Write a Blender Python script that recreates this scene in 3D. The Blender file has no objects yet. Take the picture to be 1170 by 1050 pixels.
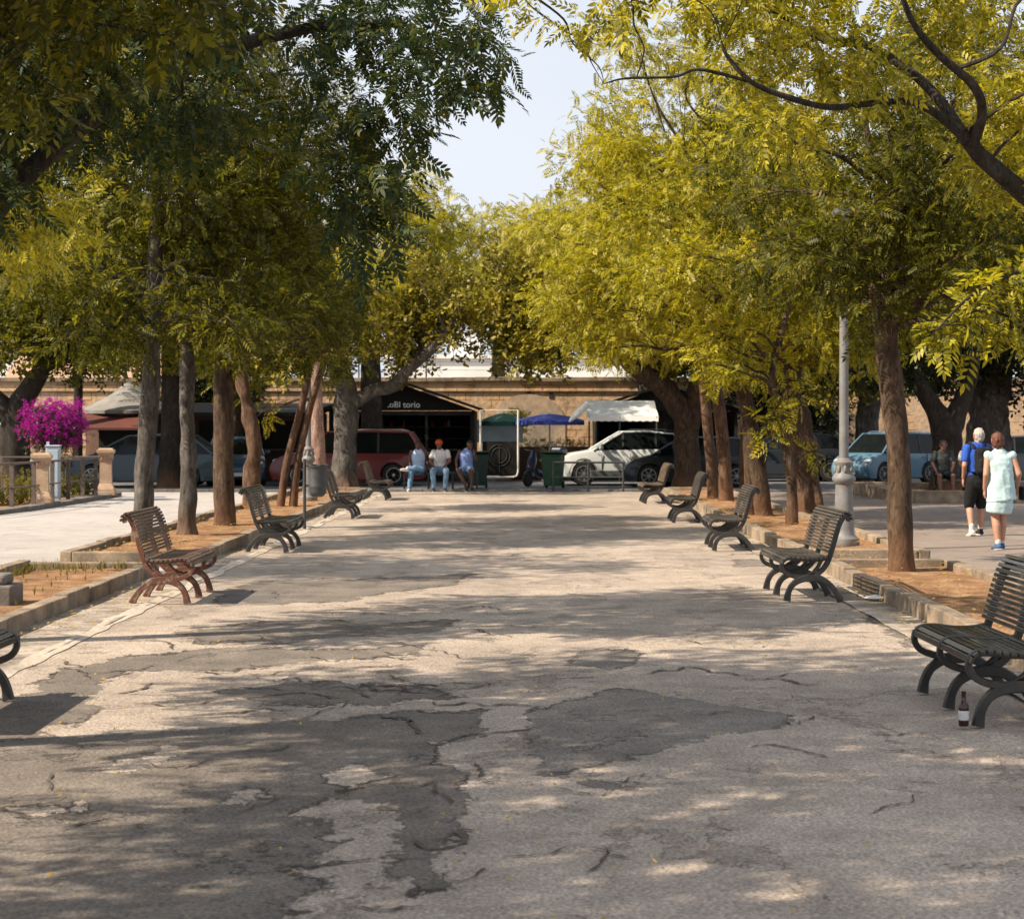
import bpy, bmesh, math, random
import numpy as np
from mathutils import Vector, Matrix, noise as mnoise

random.seed(7)
RNG = np.random.default_rng(11)
R = math.radians
scene = bpy.context.scene
COL = scene.collection

# ---------------------------------------------------------------- survey: photo pixel -> metres
FPX, HX, HY, EYE = 2200.0, 600.0, 487.0, 1.75
def W(px, py, Y):
    return Vector(((px - HX) / FPX * Y, Y, EYE + (HY - py) / FPX * Y))
def G(px, py):
    Y = FPX * EYE / (py - HY)
    return ((px - HX) / FPX * Y, Y)

# ---------------------------------------------------------------- object helpers
def link(o, parent=None):
    COL.objects.link(o)
    if parent is not None:
        o.parent = parent
    return o
def tag(o, label=None, cat=None, group=None, kind=None):
    if label: o['label'] = label
    if cat: o['category'] = cat
    if group: o['group'] = group
    if kind: o['kind'] = kind
    return o
def thing(name, label, cat, loc=(0, 0, 0), rz=0.0, group=None):
    o = bpy.data.objects.new(name, None)
    o.empty_display_size = 0.2
    link(o)
    o.location = loc
    o.rotation_euler = (0, 0, rz)
    return tag(o, label, cat, group)
def dup(root, loc, rz, label, group=None):
    r = root.copy(); COL.objects.link(r)
    r.location = loc; r.rotation_euler = (0, 0, rz); r['label'] = label
    if group: r['group'] = group
    for ch in list(root.children):
        c = ch.copy(); COL.objects.link(c); c.parent = r
        for g in list(ch.children):
            d = g.copy(); COL.objects.link(d); d.parent = c
    return r
def frame_of(t, ref=None):
    t = t.normalized()
    if ref is not None: ref = Vector(ref)
    if ref is None:
        ref = Vector((0, 0, 1)) if abs(t.z) < 0.9 else Vector((1, 0, 0))
    a = ref - t * ref.dot(t)
    if a.length < 1e-5:
        a = Vector((0, 1, 0)) - t * t.y
    a.normalize()
    return a, t.cross(a)

class MB:
    def __init__(s):
        s.v = []; s.f = []; s.m = []; s.cur = 0
    def face(s, *idx):
        s.f.append(tuple(idx)); s.m.append(s.cur)
    def add(s, verts):
        n = len(s.v); s.v.extend([tuple(q) for q in verts]); return n
    def box(s, c, size, M=None, bev=0.0):
        hx, hy, hz = size[0] / 2, size[1] / 2, size[2] / 2
        c = Vector(c)
        b = min(bev, hx * .9, hy * .9, hz * .9)
        if b <= 0:
            vs = [Vector((x, y, z)) for x in (-hx, hx) for y in (-hy, hy) for z in (-hz, hz)]
            fs = [(0, 1, 3, 2), (4, 6, 7, 5), (0, 4, 5, 1), (2, 3, 7, 6), (0, 2, 6, 4), (1, 5, 7, 3)]
        else:
            bm = bmesh.new(); bmesh.ops.create_cube(bm, size=1)
            for v in bm.verts: v.co = Vector((v.co.x * hx * 2, v.co.y * hy * 2, v.co.z * hz * 2))
            bmesh.ops.bevel(bm, geom=list(bm.edges), offset=b, segments=2, affect='EDGES', profile=.5)
            bm.verts.index_update()
            vs = [v.co.copy() for v in bm.verts]; fs = [tuple(v.index for v in f.verts) for f in bm.faces]
            bm.free()
        if M is not None: vs = [M @ v for v in vs]
        n = s.add([v + c for v in vs])
        for f in fs: s.face(*[n + i for i in f])
        return s
    def tube(s, pts, rad, seg=10, caps=True, lump=0.0, lscale=3.0, flat=None, ref=None, seed=0.0):
        pts = [Vector(p) for p in pts]
        if not hasattr(rad, '__len__'): rad = [rad] * len(pts)
        rings = []
        a = None
        for i, p in enumerate(pts):
            t = (pts[min(i + 1, len(pts) - 1)] - pts[max(i - 1, 0)])
            if t.length < 1e-7: t = Vector((0, 0, 1))
            t.normalize()
            a, b = frame_of(t, ref if ref is not None else a)
            ring = []
            for k in range(seg):
                th = 2 * math.pi * k / seg
                fa, fb = (1, 1) if flat is None else flat
                d = a * math.cos(th) * fa + b * math.sin(th) * fb
                r = rad[i]
                if lump:
                    q = p + d * r
                    r *= 1 + lump * mnoise.noise(Vector((q.x * lscale + seed, q.y * lscale, q.z * lscale * .45)))
                ring.append(p + d * r)
            rings.append(s.add(ring))
        for i in range(len(pts) - 1):
            for k in range(seg):
                k2 = (k + 1) % seg
                s.face(rings[i] + k, rings[i] + k2, rings[i + 1] + k2, rings[i + 1] + k)
        if caps:
            s.face(*[rings[0] + k for k in reversed(range(seg))])
            s.face(*[rings[-1] + k for k in range(seg)])
        return s
    def lathe(s, prof, seg=20, c=(0, 0, 0), M=None, closed=False):
        c = Vector(c); rings = []
        for (r, z) in prof:
            ring = [Vector((max(r, 1e-4) * math.cos(2 * math.pi * k / seg), max(r, 1e-4) * math.sin(2 * math.pi * k / seg), z)) for k in range(seg)]
            if M is not None: ring = [M @ q for q in ring]
            rings.append(s.add([q + c for q in ring]))
        for i in range(len(prof) - 1):
            for k in range(seg):
                k2 = (k + 1) % seg
                s.face(rings[i] + k, rings[i] + k2, rings[i + 1] + k2, rings[i + 1] + k)
        if closed:
            for k in range(seg):
                k2 = (k + 1) % seg; s.face(rings[-1] + k, rings[-1] + k2, rings[0] + k2, rings[0] + k)
        else:
            s.face(*[rings[0] + k for k in reversed(range(seg))])
            s.face(*[rings[-1] + k for k in range(seg)])
        return s
    def prism(s, poly, d0, d1):
        """poly: list of Vectors (planar); extruded between offset vectors d0 and d1"""
        n = len(poly)
        a = s.add([Vector(p) + Vector(d0) for p in poly]); b = s.add([Vector(p) + Vector(d1) for p in poly])
        s.face(*[a + i for i in reversed(range(n))]); s.face(*[b + i for i in range(n)])
        for i in range(n):
            j = (i + 1) % n
            s.face(a + i, a + j, b + j, b + i)
        return s
    def ball(s, c, r, seg=12, rings=8):
        if not hasattr(r, '__len__'): r = (r, r, r)
        prof = []
        c = Vector(c); rr = []
        for i in range(1, rings):
            ph = math.pi * i / rings
            rr.append(s.add([c + Vector((r[0] * math.sin(ph) * math.cos(2 * math.pi * k / seg), r[1] * math.sin(ph) * math.sin(2 * math.pi * k / seg), -r[2] * math.cos(ph))) for k in range(seg)]))
        lo = s.add([c - Vector((0, 0, r[2]))]); hi = s.add([c + Vector((0, 0, r[2]))])
        for i in range(len(rr) - 1):
            for k in range(seg):
                k2 = (k + 1) % seg
                s.face(rr[i] + k, rr[i] + k2, rr[i + 1] + k2, rr[i + 1] + k)
        for k in range(seg):
            k2 = (k + 1) % seg
            s.face(lo, rr[0] + k2, rr[0] + k); s.face(hi, rr[-1] + k, rr[-1] + k2)
        return s
    def mesh(s, name, mats, smooth=False, fix=True):
        me = bpy.data.meshes.new(name)
        me.from_pydata(s.v, [], s.f)
        if not isinstance(mats, (list, tuple)): mats = [mats]
        for m in mats: me.materials.append(m)
        if len(mats) > 1: me.polygons.foreach_set('material_index', s.m)
        if fix:
            bm = bmesh.new(); bm.from_mesh(me)
            bmesh.ops.recalc_face_normals(bm, faces=bm.faces)
            bm.to_mesh(me); bm.free()
        if smooth:
            me.polygons.foreach_set('use_smooth', [True] * len(me.polygons))
            try: me.set_sharp_from_angle(angle=R(smooth if smooth is not True else 50))
            except Exception: pass
        me.update()
        return me
    def build(s, name, mats, parent=None, smooth=False, kind=None, fix=True):
        o = bpy.data.objects.new(name, s.mesh(name, mats, smooth, fix))
        link(o, parent)
        if kind: o['kind'] = kind
        return o

def bez(p0, p1, p2, p3, n):
    p0, p1, p2, p3 = map(Vector, (p0, p1, p2, p3))
    out = []
    for i in range(n + 1):
        t = i / n; u = 1 - t
        out.append(p0 * u ** 3 + p1 * 3 * u * u * t + p2 * 3 * u * t * t + p3 * t ** 3)
    return out
def smooth_path(pts, n=6):
    pts = [Vector(p) for p in pts]
    out = []
    for i in range(len(pts) - 1):
        p0 = pts[max(i - 1, 0)]; p1 = pts[i]; p2 = pts[i + 1]; p3 = pts[min(i + 2, len(pts) - 1)]
        for k in range(n):
            t = k / n
            out.append(0.5 * ((2 * p1) + (p2 - p0) * t + (2 * p0 - 5 * p1 + 4 * p2 - p3) * t * t + (3 * p1 - p0 - 3 * p2 + p3) * t ** 3))
    out.append(pts[-1])
    return out
def smooth_vals(v, n=6):
    out = []
    for i in range(len(v) - 1):
        for k in range(n): out.append(v[i] + (v[i + 1] - v[i]) * k / n)
    return out + [v[-1]]

# ---------------------------------------------------------------- materials
def newmat(name):
    m = bpy.data.materials.new(name); m.use_nodes = True
    nt = m.node_tree
    return m, nt, nt.nodes['Principled BSDF'], nt.nodes['Material Output']
def N(nt, t, **kw):
    n = nt.nodes.new(t)
    for k, v in kw.items():
        if k in n.inputs.keys(): n.inputs[k].default_value = v
        else: setattr(n, k, v)
    return n
def ramp(nt, fac, stops, interp='LINEAR'):
    r = nt.nodes.new('ShaderNodeValToRGB'); r.color_ramp.interpolation = interp
    el = r.color_ramp.elements
    while len(el) < len(stops): el.new(0.5)
    for e, (p, c) in zip(el, stops):
        e.position = p; e.color = (c[0], c[1], c[2], 1) if hasattr(c, '__len__') else (c, c, c, 1)
    nt.links.new(fac, r.inputs['Fac'])
    return r
def mixc(nt, fac, a, b, mode='MIX'):
    m = nt.nodes.new('ShaderNodeMix'); m.data_type = 'RGBA'; m.blend_type = mode
    if isinstance(fac, (int, float)): m.inputs[0].default_value = fac
    else: nt.links.new(fac, m.inputs[0])
    for k, q in ((6, a), (7, b)):
        if isinstance(q, (tuple, list)): m.inputs[k].default_value = (q[0], q[1], q[2], 1)
        else: nt.links.new(q, m.inputs[k])
    return m.outputs[2]
def mathn(nt, op, a, b=None, clamp=False):
    m = nt.nodes.new('ShaderNodeMath'); m.operation = op; m.use_clamp = clamp
    for k, q in ((0, a), (1, b)):
        if q is None: continue
        if isinstance(q, (int, float)): m.inputs[k].default_value = q
        else: nt.links.new(q, m.inputs[k])
    return m.outputs[0]
def coords(nt, scale=(1, 1, 1), world=False):
    if world:
        g = nt.nodes.new('ShaderNodeNewGeometry'); src = g.outputs['Position']
    else:
        g = nt.nodes.new('ShaderNodeTexCoord'); src = g.outputs['Object']
    mp = nt.nodes.new('ShaderNodeMapping'); mp.inputs['Scale'].default_value = scale
    nt.links.new(src, mp.inputs['Vector'])
    return mp.outputs['Vector']
def noise(nt, vec, scale, detail=4, rough=.55, dist=0.0):
    n = N(nt, 'ShaderNodeTexNoise', Scale=scale, Detail=detail, Roughness=rough, Distortion=dist)
    nt.links.new(vec, n.inputs['Vector'])
    return n.outputs['Fac']
def bump(nt, height, strength, dist, bsdf, prev=None):
    b = N(nt, 'ShaderNodeBump', Strength=strength, Distance=dist)
    nt.links.new(height, b.inputs['Height'])
    if prev is not None: nt.links.new(prev, b.inputs['Normal'])
    if bsdf is not None: nt.links.new(b.outputs['Normal'], bsdf.inputs['Normal'])
    return b.outputs['Normal']
def pmat(name, c1, c2=None, scale=6, detail=5, rough=.7, metal=0.0, bmp=0.3, bdist=.01, stretch=(1, 1, 1), world=False, spec=.5, coat=0.0, c3=None, lo=.35, hi=.65, fine=None):
    m, nt, b, out = newmat(name)
    c2 = c2 or tuple(x * .7 for x in c1)
    v = coords(nt, stretch, world)
    n = noise(nt, v, scale, detail)
    st = [(lo, c1), (hi, c2)]
    if c3: st = [(lo, c1), ((lo + hi) / 2, c2), (hi, c3)]
    col = ramp(nt, n, st).outputs['Color']
    if fine:
        f = noise(nt, v, fine, 3, .6)
        fr = ramp(nt, f, [(.3, .72), (.7, 1.2)]).outputs['Color']
        col = mixc(nt, .8, col, fr, 'MULTIPLY')
    nt.links.new(col, b.inputs['Base Color'])
    b.inputs['Roughness'].default_value = rough
    b.inputs['Metallic'].default_value = metal
    b.inputs['Specular IOR Level'].default_value = spec
    b.inputs['Coat Weight'].default_value = coat
    if bmp:
        bump(nt, noise(nt, v, scale * 2.5 if not fine else fine, 5, .65), bmp, bdist, b)
    return m

def leafmat(name, cols, trans=.45, gloss=.35, patch=.35):
    m, nt, b, out = newmat(name)
    g = nt.nodes.new('ShaderNodeNewGeometry')
    v = coords(nt, (1, 1, 1), True)
    big = noise(nt, v, .9, 2, .5)
    f = mathn(nt, 'ADD', mathn(nt, 'MULTIPLY', g.outputs['Random Per Island'], 1 - patch), mathn(nt, 'MULTIPLY', mathn(nt, 'SUBTRACT', mathn(nt, 'MULTIPLY', big, 2.0), .5), patch), True)
    col = ramp(nt, f, [(i / (len(cols) - 1), c) for i, c in enumerate(cols)]).outputs['Color']
    nt.links.new(col, b.inputs['Base Color'])
    b.inputs['Roughness'].default_value = .5
    b.inputs['Specular IOR Level'].default_value = gloss
    tr = nt.nodes.new('ShaderNodeBsdfTranslucent')
    tc = mixc(nt, 1.0, col, (1.2, 1.2, .6), 'MULTIPLY')
    nt.links.new(tc, tr.inputs['Color'])
    mx = nt.nodes.new('ShaderNodeMixShader'); mx.inputs[0].default_value = trans
    nt.links.new(b.outputs[0], mx.inputs[1]); nt.links.new(tr.outputs[0], mx.inputs[2])
    nt.links.new(mx.outputs[0], out.inputs['Surface'])
    return m

def barkmat(name, c1, c2, c3, scale=7):
    m, nt, b, out = newmat(name)
    v = coords(nt, (1, 1, .42), True)
    n1 = noise(nt, v, scale, 6, .65, .4)
    n2 = noise(nt, coords(nt, (1, 1, .26), True), scale * 3.6, 7, .72, .6)
    n3 = noise(nt, coords(nt, (1, 1, 1), True), 1.6, 3)
    col = ramp(nt, n1, [(.3, c1), (.55, c2), (.75, c3)]).outputs['Color']
    cr = ramp(nt, n2, [(.36, .22), (.5, .95), (.66, 1.35)]).outputs['Color']
    col = mixc(nt, .85, col, cr, 'MULTIPLY')
    # orange glow low on the trunk, painted into the bark colour
    sp = nt.nodes.new('ShaderNodeSeparateXYZ')
    gg = nt.nodes.new('ShaderNodeNewGeometry'); nt.links.new(gg.outputs['Position'], sp.inputs[0])
    foot = mathn(nt, 'MULTIPLY', mathn(nt, 'SUBTRACT', 1.0, mathn(nt, 'MULTIPLY', sp.outputs['Z'], 1.6), True), mathn(nt, 'ADD', n3, .1), True)
    col = mixc(nt, mathn(nt, 'MULTIPLY', foot, .8), col, (.22, .10, .045))
    nt.links.new(col, b.inputs['Base Color'])
    b.inputs['Roughness'].default_value = .85; b.inputs['Specular IOR Level'].default_value = .25
    nb = bump(nt, n2, .9, .02, None)
    bump(nt, n1, .6, .03, b, nb)
    return m

M = {}
M['bark_brown'] = barkmat('bark_brown', (.035, .022, .014), (.085, .055, .036), (.15, .105, .07))
M['bark_grey'] = barkmat('bark_grey', (.045, .04, .035), (.10, .09, .08), (.19, .172, .15))
M['bark_red'] = barkmat('bark_red', (.05, .027, .016), (.115, .066, .042), (.18, .115, .075))
M['bark_pink'] = barkmat('bark_pink', (.17, .095, .07), (.33, .215, .17), (.42, .31, .25), 9)
M['bark_dark'] = barkmat('bark_dark', (.02, .016, .013), (.04, .032, .026), (.07, .058, .048))
GOLD = [(.035, .048, .010), (.15, .15, .014), (.33, .292, .018), (.47, .405, .026), (.56, .49, .09)]  # dark end of the range puts the crown's shaded pockets into leaf colour
GOLD2 = [(.09, .095, .014), (.26, .238, .022), (.42, .37, .042), (.53, .47, .12)]
OLIVE = [(.020, .028, .008), (.056, .062, .010), (.135, .130, .013), (.33, .285, .02)]
TEAL = [(.013, .032, .020), (.026, .050, .026), (.060, .076, .018), (.19, .17, .015)]
FICUS = [(.03, .037, .011), (.11, .10, .016), (.27, .225, .02), (.42, .34, .03)]
DARKF = [(.012, .02, .009), (.025, .034, .011), (.05, .055, .013)]
M['leaf_gold'] = leafmat('leaf_gold', GOLD, .45)
M['leaf_gold_pale'] = leafmat('leaf_gold_pale', GOLD2, .45)
M['leaf_olive'] = leafmat('leaf_olive', OLIVE, .45, .22)
M['leaf_teal'] = leafmat('leaf_teal', TEAL, .4, .22)
M['leaf_ficus'] = leafmat('leaf_ficus', FICUS, .32, .3)
M['leaf_dark'] = leafmat('leaf_dark', DARKF, .25, .4)
M['leaf_hedge'] = leafmat('leaf_hedge', [(.05, .06, .012), (.15, .14, .02), (.28, .22, .03)], .35)
M['petal'] = leafmat('petal', [(.06, .003, .07), (.27, .008, .23), (.50, .013, .42), (.20, .008, .28)], .35, .2)
M['iron'] = pmat('iron', (.014, .0145, .016), (.038, .034, .03), 14, rough=.42, metal=.0, bmp=.25, bdist=.004, spec=.6)
M['iron_rust'] = pmat('iron_rust', (.15, .038, .022), (.09, .04, .026), 16, rough=.65, bmp=.4, bdist=.004, c3=(.24, .16, .11))
M['slat_dark'] = pmat('slat_dark', (.016, .016, .0155), (.055, .05, .043), 5, rough=.24, bmp=.3, bdist=.003, stretch=(1, .12, 1), spec=.7, fine=40)
M['slat_worn'] = pmat('slat_worn', (.022, .020, .017), (.07, .058, .044), 6, rough=.48, bmp=.4, bdist=.003, stretch=(1, .12, 1), spec=.5, fine=40)
M['slat_pale'] = pmat('slat_pale', (.055, .038, .026), (.16, .105, .066), 6, rough=.6, bmp=.4, bdist=.003, stretch=(1, .12, 1), fine=40)
M['lamp_grey'] = pmat('lamp_grey', (.20, .205, .21), (.155, .155, .155), 4, rough=.55, bmp=.3, bdist=.004, c3=(.19, .115, .075), lo=.38, hi=.74, spec=.4)
M['steel_dark'] = pmat('steel_dark', (.035, .037, .04), (.05, .05, .05), 20, rough=.5, bmp=.1)
M['steel_brown'] = pmat('steel_brown', (.13, .10, .085), (.085, .065, .055), 8, rough=.6, bmp=.15)
M['bin_grey'] = pmat('bin_grey', (.045, .05, .056), (.07, .075, .08), 6, rough=.5, bmp=.15)
M['kerbstone'] = pmat('kerbstone', (.34, .26, .18), (.23, .175, .125), 3.0, rough=.9, bmp=.7, bdist=.012, c3=(.12, .10, .075), lo=.34, hi=.70, world=True, fine=38)
M['limestone'] = pmat('limestone', (.52, .38, .27), (.42, .29, .20), 4, rough=.9, bmp=.4, bdist=.008, c3=(.30, .22, .16), lo=.35, hi=.75, fine=50)
M['plinth'] = pmat('plinth', (.19, .17, .155), (.12, .105, .095), 5, rough=.9, bmp=.5, bdist=.01, fine=40)
M['white_paint'] = pmat('white_paint', (.70, .68, .64), (.58, .55, .50), 2, rough=.6, bmp=.1)
M['house_white'] = pmat('house_white', (.80, .80, .80), (.68, .67, .66), .5, rough=.8, bmp=.1)
M['bluewhite'] = pmat('bluewhite', (.42, .52, .60), (.36, .44, .52), 3, rough=.5, bmp=.1)
M['black_wood'] = pmat('black_wood', (.012, .011, .0105), (.02, .018, .016), 3, rough=.75, bmp=.3, stretch=(4, 4, .5), spec=.2)
M['black_roof'] = pmat('black_roof', (.02, .019, .018), (.035, .032, .03), 4, rough=.8, bmp=.3, spec=.2)
M['brown_panel'] = pmat('brown_panel', (.10, .045, .028), (.06, .03, .02), 3, rough=.7, bmp=.2)
M['red_canvas'] = pmat('red_canvas', (.12, .03, .02), (.08, .024, .018), 2, rough=.8, bmp=.2)
M['grey_canvas'] = pmat('grey_canvas', (.22, .215, .21), (.165, .16, .15), 3, rough=.85, bmp=.35, bdist=.02, stretch=(1, 1, .3))
M['awning'] = pmat('awning', (.62, .63, .60), (.52, .53, .51), 1.5, rough=.8, bmp=.25, bdist=.03)
M['valance'] = pmat('valance', (.88, .87, .84), (.82, .80, .76), 1.5, rough=.8, bmp=.1)
M['green_cloth'] = pmat('green_cloth', (.012, .085, .06), (.008, .055, .04), 3, rough=.75, bmp=.2)
M['blue_cloth'] = pmat('blue_cloth', (.025, .05, .30), (.015, .03, .18), 3, rough=.7, bmp=.2)
M['green_plastic'] = pmat('green_plastic', (.02, .085, .04), (.014, .06, .03), 5, rough=.45, bmp=.1)
M['dark_green_plastic'] = pmat('dark_green_plastic', (.012, .045, .034), (.010, .035, .028), 5, rough=.45, bmp=.1)
M['blue_plastic'] = pmat('blue_plastic', (.008, .02, .07), (.006, .015, .05), 5, rough=.4, bmp=.1, coat=.4)
M['roof_tile'] = pmat('roof_tile', (.45, .27, .16), (.34, .19, .12), 10, rough=.9, bmp=.6, bdist=.03, c3=(.52, .40, .30))
M['rubber'] = pmat('rubber', (.015, .015, .015), (.025, .024, .023), 20, rough=.85, bmp=.2)
M['alloy'] = pmat('alloy', (.40, .41, .42), (.30, .31, .32), 10, rough=.35, metal=.8, bmp=.0)
M['chrome'] = pmat('chrome', (.65, .66, .68), (.5, .5, .52), 10, rough=.18, metal=1.0, bmp=0)
M['trim_grey'] = pmat('trim_grey', (.09, .10, .10), (.07, .075, .078), 8, rough=.6, bmp=.1)
M['trim_black'] = pmat('trim_black', (.018, .018, .02), (.03, .03, .03), 12, rough=.6, bmp=.1)
def paint(name, c, c2=None):
    return pmat(name, c, c2 or tuple(x * .85 for x in c), 1.5, rough=.35, bmp=0, coat=.35, spec=.4)
M['car_red'] = paint('car_red', (.15, .014, .012)); M['car_white'] = paint('car_white', (.62, .66, .66))
M['car_navy'] = paint('car_navy', (.006, .012, .026)); M['car_teal'] = paint('car_teal', (.02, .045, .062))
M['car_blue'] = paint('car_blue', (.02, .06, .12)); M['car_lightblue'] = paint('car_lightblue', (.10, .20, .29))
M['car_dark'] = paint('car_dark', (.02, .024, .03)); M['car_purple'] = paint('car_purple', (.035, .012, .045))
def glassmat(name, tint, rough=.06, spec=.6):
    m, nt, b, out = newmat(name)
    v = coords(nt, (1, 1, 1)); n = noise(nt, v, 2.0, 2)
    c = ramp(nt, n, [(.3, tint), (.7, tuple(x * .7 for x in tint))]).outputs['Color']
    nt.links.new(c, b.inputs['Base Color']); b.inputs['Roughness'].default_value = rough
    b.inputs['Specular IOR Level'].default_value = spec
    return m
M['car_glass'] = glassmat('car_glass', (.008, .011, .012), .08, .22)
M['headlight'] = glassmat('headlight', (.55, .58, .6), .12)
M['taillight'] = glassmat('taillight', (.35, .01, .01), .15)
M['bottle_glass'] = glassmat('bottle_glass', (.035, .012, .006), .08)
M['paper'] = pmat('paper', (.68, .66, .62), (.5, .52, .56), 30, rough=.8, bmp=0)
M['skin'] = pmat('skin', (.46, .24, .16), (.40, .20, .13), 8, rough=.55, bmp=.05)
M['skin_tan'] = pmat('skin_tan', (.20, .095, .06), (.16, .075, .045), 8, rough=.55, bmp=.05)
M['skin_dark'] = pmat('skin_dark', (.12, .06, .04), (.09, .045, .03), 8, rough=.5, bmp=.05)
M['hair_grey'] = pmat('hair_grey', (.50, .46, .43), (.30, .27, .25), 40, rough=.7, bmp=.6, bdist=.01)
M['hair_auburn'] = pmat('hair_auburn', (.13, .04, .018), (.07, .02, .01), 40, rough=.55, bmp=.6, bdist=.01)
M['hair_dark'] = pmat('hair_dark', (.018, .013, .01), (.03, .02, .016), 40, rough=.5, bmp=.5, bdist=.01)
def cloth(name, c, c2=None):
    return pmat(name, c, c2 or tuple(x * .82 for x in c), 7, rough=.85, bmp=.5, bdist=.02, spec=.2)
M['cloth_aqua'] = cloth('cloth_aqua', (.52, .70, .72)); M['cloth_blue'] = cloth('cloth_blue', (.03, .09, .42))
M['cloth_black'] = cloth('cloth_black', (.014, .014, .016)); M['cloth_white'] = cloth('cloth_white', (.72, .70, .72))
M['denim'] = cloth('denim', (.10, .20, .34), (.16, .28, .42)); M['denim_light'] = cloth('denim_light', (.24, .36, .50), (.16, .26, .40))
M['cloth_pale_blue'] = cloth('cloth_pale_blue', (.42, .54, .74)); M['cloth_mid_blue'] = cloth('cloth_mid_blue', (.22, .30, .62))
M['cloth_orange'] = cloth('cloth_orange', (.55, .10, .03)); M['cloth_grey'] = cloth('cloth_grey', (.055, .06, .06))
M['shoe_blue'] = cloth('shoe_blue', (.06, .12, .24)); M['shoe_white'] = cloth('shoe_white', (.60, .58, .55))
M['shoe_dark'] = cloth('shoe_dark', (.03, .03, .032))
M['eye'] = pmat('eye', (.03, .02, .015), (.02, .015, .012), 20, rough=.2, bmp=0)
M['sign_white'] = pmat('sign_white', (.85, .87, .88), (.75, .78, .80), 20, rough=.5, bmp=0)
M['fallen_leaf'] = leafmat('fallen_leaf', [(.30, .19, .04), (.45, .32, .06), (.22, .13, .05)], .2, .2)

# asphalt: old pinkish grey surface, worn layers, ragged edges, aggregate
def asphalt(name, light, dark, worn=.5, region=None):
    m, nt, b, out = newmat(name)
    v = coords(nt, (1, 1, 1), True)
    vs = coords(nt, (1.15, .75, 1), True)
    big = noise(nt, v, .45, 3, .5)
    mid = noise(nt, v, 2.2, 6, .6)
    fine = noise(nt, v, 70, 3, .75)
    fine2 = noise(nt, v, 190, 2, .6)
    ragg = noise(nt, vs, .9, 12, .68, .35)
    base = ramp(nt, big, [(.3, light), (.7, tuple(x * .86 for x in light))]).outputs['Color']
    mm = ramp(nt, mid, [(.3, .84), (.7, 1.12)]).outputs['Color']
    base = mixc(nt, .9, base, mm, 'MULTIPLY')
    mask = ramp(nt, ragg, [(worn, 0), (worn + .006, 1)]).outputs['Color']
    base = mixc(nt, mathn(nt, 'MULTIPLY', mask, .75), base, dark)
    # broken lips where one layer ends, kept only here and there
    e = mathn(nt, 'ABSOLUTE', mathn(nt, 'SUBTRACT', ragg, worn))
    edge = ramp(nt, e, [(.0, 1), (.007, 0)]).outputs['Color']
    keep = ramp(nt, noise(nt, v, 1.1, 4, .6), [(.50, 0), (.56, 1)]).outputs['Color']
    edge = mathn(nt, 'MULTIPLY', edge, keep)
    base = mixc(nt, mathn(nt, 'MULTIPLY', edge, .8), base, (.055, .042, .034))
    sp = ramp(nt, fine, [(.33, .50), (.5, .98), (.68, 1.38)]).outputs['Color']
    base = mixc(nt, .85, base, sp, 'MULTIPLY')
    sp2 = ramp(nt, fine2, [(.35, .7), (.65, 1.25)]).outputs['Color']
    base = mixc(nt, .6, base, sp2, 'MULTIPLY')
    nt.links.new(base, b.inputs['Base Color'])
    b.inputs['Roughness'].default_value = .86; b.inputs['Specular IOR Level'].default_value = .3
    n1 = bump(nt, mathn(nt, 'SUBTRACT', 1.0, mask), .5, .012, None)
    n2 = bump(nt, mid, .45, .03, None, n1)
    bump(nt, fine, .65, .006, b, n2)
    return m
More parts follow.
